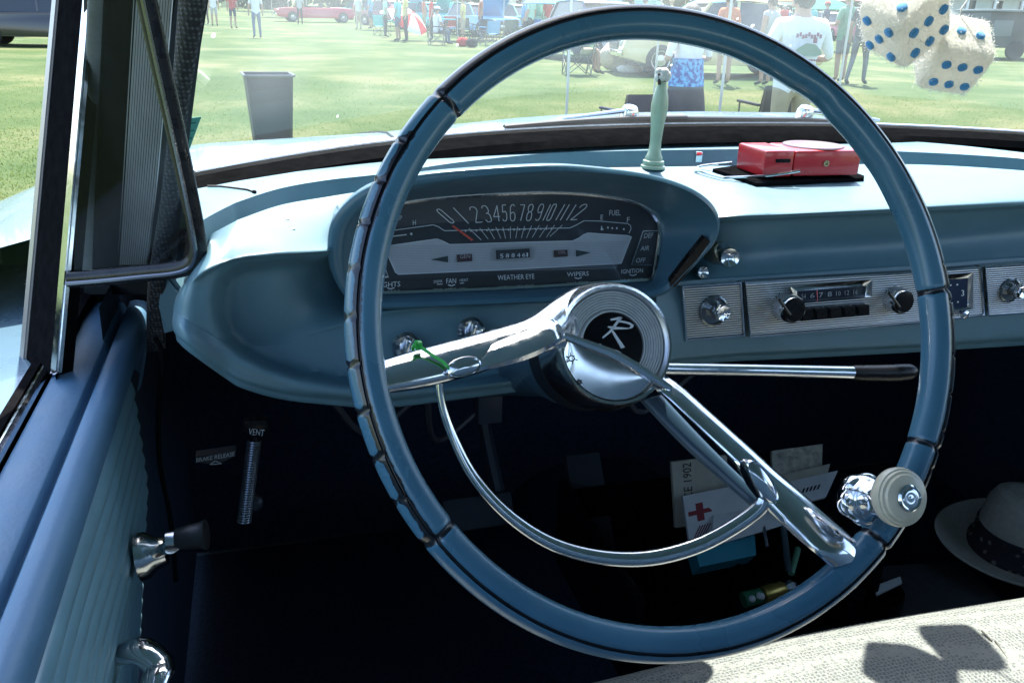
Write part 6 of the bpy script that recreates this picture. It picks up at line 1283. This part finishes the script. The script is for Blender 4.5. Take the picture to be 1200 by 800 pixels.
for i in range(46):
    x = 425+i*13.5+rg.uniform(-6, 6); d = rg.uniform(31, 50); a, b2 = _sh[(i*3+i//8) % 8], _pn[(i+i//3) % 3]
    where = 'left of wheel top' if x < 560 else ('above left half of wheel' if x < 720 else ('above right half of wheel' if x < 880 else 'between man in white and dice'))
    lb = 'onlooker in %s top and %s %s, %s' % (a[0].replace('_', ' '), b2[0].replace('_', ' '), 'shorts' if i % 2 else 'trousers', where)
    if lb in _used: continue
    _used.add(lb); person(at_depth(x, d), rad(rg.uniform(-90, 90)), lb, a, b2, ['dark', 'brown', 'grey', 'blond'][i % 4], shorts=bool(i % 2), H=rg.uniform(1.58, 1.82), cap_=_sh[(i+2) % 8] if i % 5 == 0 else None, group='distant onlookers at the show')
for i, (x, d, c_) in enumerate(((448, 37, 'aqua'), (528, 39, 'scarlet'), (574, 31, 'sky_blue'), (610, 33, 'dark_navy'), (648, 35, 'mint'), (672, 32, 'lemon'), (825, 30, 'coral'), (872, 33, 'white'))):
    c2 = dict(_sh)[c_]; chair(at_depth(x, d), rad(-40+i*25), (c_, c2), '%s camp chair set out among the crowd' % c_.replace('_', ' '))
for x, d, c_ in ((640, 37, 'white'), (520, 38, 'aqua'), (705, 36, 'sky_blue')):
    p = at_depth(x, d); t = thing('folding_table', 'folding table with %s cloth in the crowd' % c_.replace('_', ' '), 'table', V(p), rad(x)); bm = B(); box(bm, (0, 0, .72), (1.5, .75, .05), bev=.01); kid('table_top', bm, cloth(c_, dict(_sh)[c_]), t)
    for sx in (-1, 1):
        for sy in (-1, 1): bm = B(); tube(bm, [(sx*.65, sy*.3, .7), (sx*.68, sy*.33, 0)], .02, seg=6); kid('leg', bm, mat('chair_frame', (.10, .10, .11), .4, .6), t)
def bag(loc, col, label, s=(.4, .3, .3)):
    t = thing('bag', label, 'bag', V(loc), .3); bm = B(); bmesh.ops.create_uvsphere(bm, u_segments=14, v_segments=9, radius=1)
    for v in bm.verts: p = v.co; r = (abs(p.x)**3+abs(p.y)**3+abs(p.z)**3)**(1/3); v.co = Vector((p.x/r*s[0]/2, p.y/r*s[1]/2, p.z/r*s[2]/2+s[2]/2))*(1+.05*math.sin(p.x*7+p.z*5))
    kid('sack', bm, cloth(*col), t); bm = B(); tube(bm, crv([(-s[0]*.25, 0, s[2]*.92), (-s[0]*.15, 0, s[2]*1.3), (s[0]*.15, 0, s[2]*1.3), (s[0]*.25, 0, s[2]*.92)], 10), .012, seg=6); kid('handle', bm, cloth(*BLK), t)
bag(gnd(542, 55), RED_, 'small red bag lying on the grass left of a dark one'); bag(gnd(553, 56), BLK, 'small black bag lying beside a red one on the grass'); bag(gnd(727, 84), ('sand', (.46, .40, .30)), 'large sand coloured sack on the grass by the hot rod', (1.0, .7, .62)); bag(gnd(738, 86), TW, 'flat white bag on the grass beside the sand coloured sack', (.6, .4, .18)); bag(gnd(750, 85), SKYB, 'blue bag on the grass next to the white one', (.5, .4, .2))
# ---- sign, trailer, white house and trees at the right
ps_ = gnd(1112, 84); t = thing('lawn_sign', 'small blank white sign on a stake in the grass right of the dice', 'sign', V(ps_), rad(-8)); bm = B(); box(bm, (0, 0, .42), (.30, .02, .36), bev=.004); kid('board', bm, mat('white_board', (.7, .72, .70), .6), t); bm = B(); tube(bm, [(0, 0.01, 0), (0, .01, .3)], .012, seg=6); kid('stake', bm, WHLR, t)
tp = at_depth(1185, 30); t = thing('enclosed_trailer', 'dark grey trailer or stall at the right edge of the windscreen', 'trailer', V(tp), rad(-12))
bm = B(); box(bm, (0.6, 0, .95), (4.2, 2.0, 1.15), bev=.06); kid('trailer_body', bm, mat('dark_tarp', (.035, .042, .045), .5, noise=.2, nscale=3), t)
bm = B(); box(bm, (.6, -.1, 1.56), (4.4, 2.3, .07), bev=.02); kid('trailer_roof', bm, mat('tarp_grey', (.22, .25, .26), .6), t)
for sx in (-.4, 1.4): bm = B(); lathe(bm, [(.18, -.08), (.30, -.08), (.30, .08), (.18, .08)], (sx, -1.0, .30), (0, -1, 0), seg=18); kid('wheel', bm, TYRE, t)
for i in range(3): bm = B(); box(bm, (-1.0+i*1.2, -1.012, 1.0), (.7, .02, .5), bev=.004); kid('panel', bm, mat('panel_grey', (.12, .14, .145), .4), t)
hp_b = at_depth(1140, 70); t = thing('white_house', 'white painted building with porch columns beyond the trailer', 'house', V(hp_b), rad(-10))
bm = B(); box(bm, (0, 0, 2.8), (14, 8, 5.6)); kid('wall', bm, mat('white_boards', (.66, .67, .66), .7, noise=.06, nscale=2), t, smooth=False)
bm = B(); prism(bm, [(-7.4, -4.4, 5.6), (7.4, -4.4, 5.6), (7.4, 0, 8), (-7.4, 0, 8)], (0, -.5, .8), .2); prism(bm, [(-7.4, 4.4, 5.6), (7.4, 4.4, 5.6), (7.4, 0, 8), (-7.4, 0, 8)], (0, .5, .8), .2); kid('roof', bm, mat('slate_roof', (.09, .09, .10), .8), t, smooth=False)
for i in range(6):
    f = None; bm = B(); box(bm, (-5.5+i*2.2, -4.02, 1.7), (1.0, .06, 1.6)); f = kid('window', bm, mat('white_trim_paint', (.72, .72, .72), .5), t, smooth=False); bm = B(); box(bm, (-5.5+i*2.2, -4.06, 1.7), (.84, .03, 1.44)); kid('pane', bm, GLS, f, smooth=False)
for i in range(7): bm = B(); tube(bm, [(-6.6+i*2.2, -5.4, 0), (-6.6+i*2.2, -5.4, 3.0)], .11, seg=10); kid('porch_column', bm, mat('white_trim_paint', (.72, .72, .72), .5), t)
bm = B(); box(bm, (0, -4.8, 3.1), (14.2, 1.7, .2)); kid('porch_roof', bm, mat('slate_roof', (.09, .09, .10), .8), t, smooth=False)
LEAF = [mat('leaf_mid', (.055, .11, .028), .7, noise=.25, nscale=.6), mat('leaf_light', (.09, .15, .04), .7, noise=.2, nscale=.6), mat('leaf_dark', (.03, .07, .022), .7, noise=.25, nscale=.6)]; BARK = mat('bark', (.09, .07, .05), .9, noise=.3, nscale=9, bump=.6, bscale=12)
def leaves(bm, c_, r, n_, rg, size=.28):
    for k_ in range(n_):
        d = Vector((rg.gauss(0, 1), rg.gauss(0, 1), rg.gauss(0, 1))).normalized()*(rg.random()**.45); p = Vector((c_[0]+d.x*r, c_[1]+d.y*r, c_[2]+d.z*r*.75)); n_v = Vector((rg.gauss(0, 1), rg.gauss(0, 1), rg.gauss(.6, 1))).normalized(); a = n_v.orthogonal().normalized(); b2 = n_v.cross(a); s = size*rg.uniform(.6, 1.5)
        f = bm.faces.new([bm.verts.new(p+a*s), bm.verts.new(p+b2*s*.5), bm.verts.new(p-a*s), bm.verts.new(p-b2*s*.5)]); f.material_index = rg.randrange(3)
for i, (x, d, h, lb) in enumerate(((150, 84, 11, 'broad tree at the left edge of the field'), (330, 92, 12, 'tree far behind the red convertible'), (480, 88, 10, 'tree far behind the striped parasol'), (610, 96, 13, 'tall tree behind the middle of the crowd'), (735, 90, 11, 'tree beyond the car with teal paint'), (866, 62, 12, 'nearer tree whose trunk stands behind the woman in orange'), (985, 86, 10, 'tree beyond the man in green'), (1080, 84, 11, 'dark tree left of the white building'), (1230, 80, 12, 'dark tree right of the white building'))):
    rg = random.Random(i+50); p = at_depth(x, d); t = thing('tree', lb, 'tree', V(p), 0, 'trees around the show field'); bm = B(); tube(bm, crv([(0, 0, -.2), (.1, .05, h*.25), (-.05, .1, h*.55)], 8), list(np.linspace(.34, .16, 8)), seg=10)
    for k_ in range(6): a = k_*1.1; tube(bm, [(0, 0, h*(.22+.05*k_)), (math.cos(a)*h*.16, math.sin(a)*h*.16, h*(.36+.05*k_)), (math.cos(a)*h*.26, math.sin(a)*h*.26, h*(.5+.05*k_))], [.12, .07, .03], seg=6)
    kid('trunk', bm, BARK, t); bm = B()
    for k_ in range(15): a = rg.uniform(0, 6.28); rr2 = h*rg.uniform(.05, .34); leaves(bm, (math.cos(a)*rr2, math.sin(a)*rr2, h*rg.uniform(.28, .85)), h*rg.uniform(.11, .2), 190, rg, .34)
    kid('crown', bm, LEAF, t, smooth=False)
rg = random.Random(9); bm = B()
for k_ in range(120):
    a = rad(-42+k_*.95); r = rg.uniform(118, 140); leaves(bm, (math.sin(a)*r, math.cos(a)*r, ground_z(r, 0)+rg.uniform(1, 6)), rg.uniform(3, 6), 130, rg, .9)
wd = obj('far_woodland', bm, LEAF, smooth=False); tag(wd, 'distant belt of woodland closing off the show field', kind='stuff')
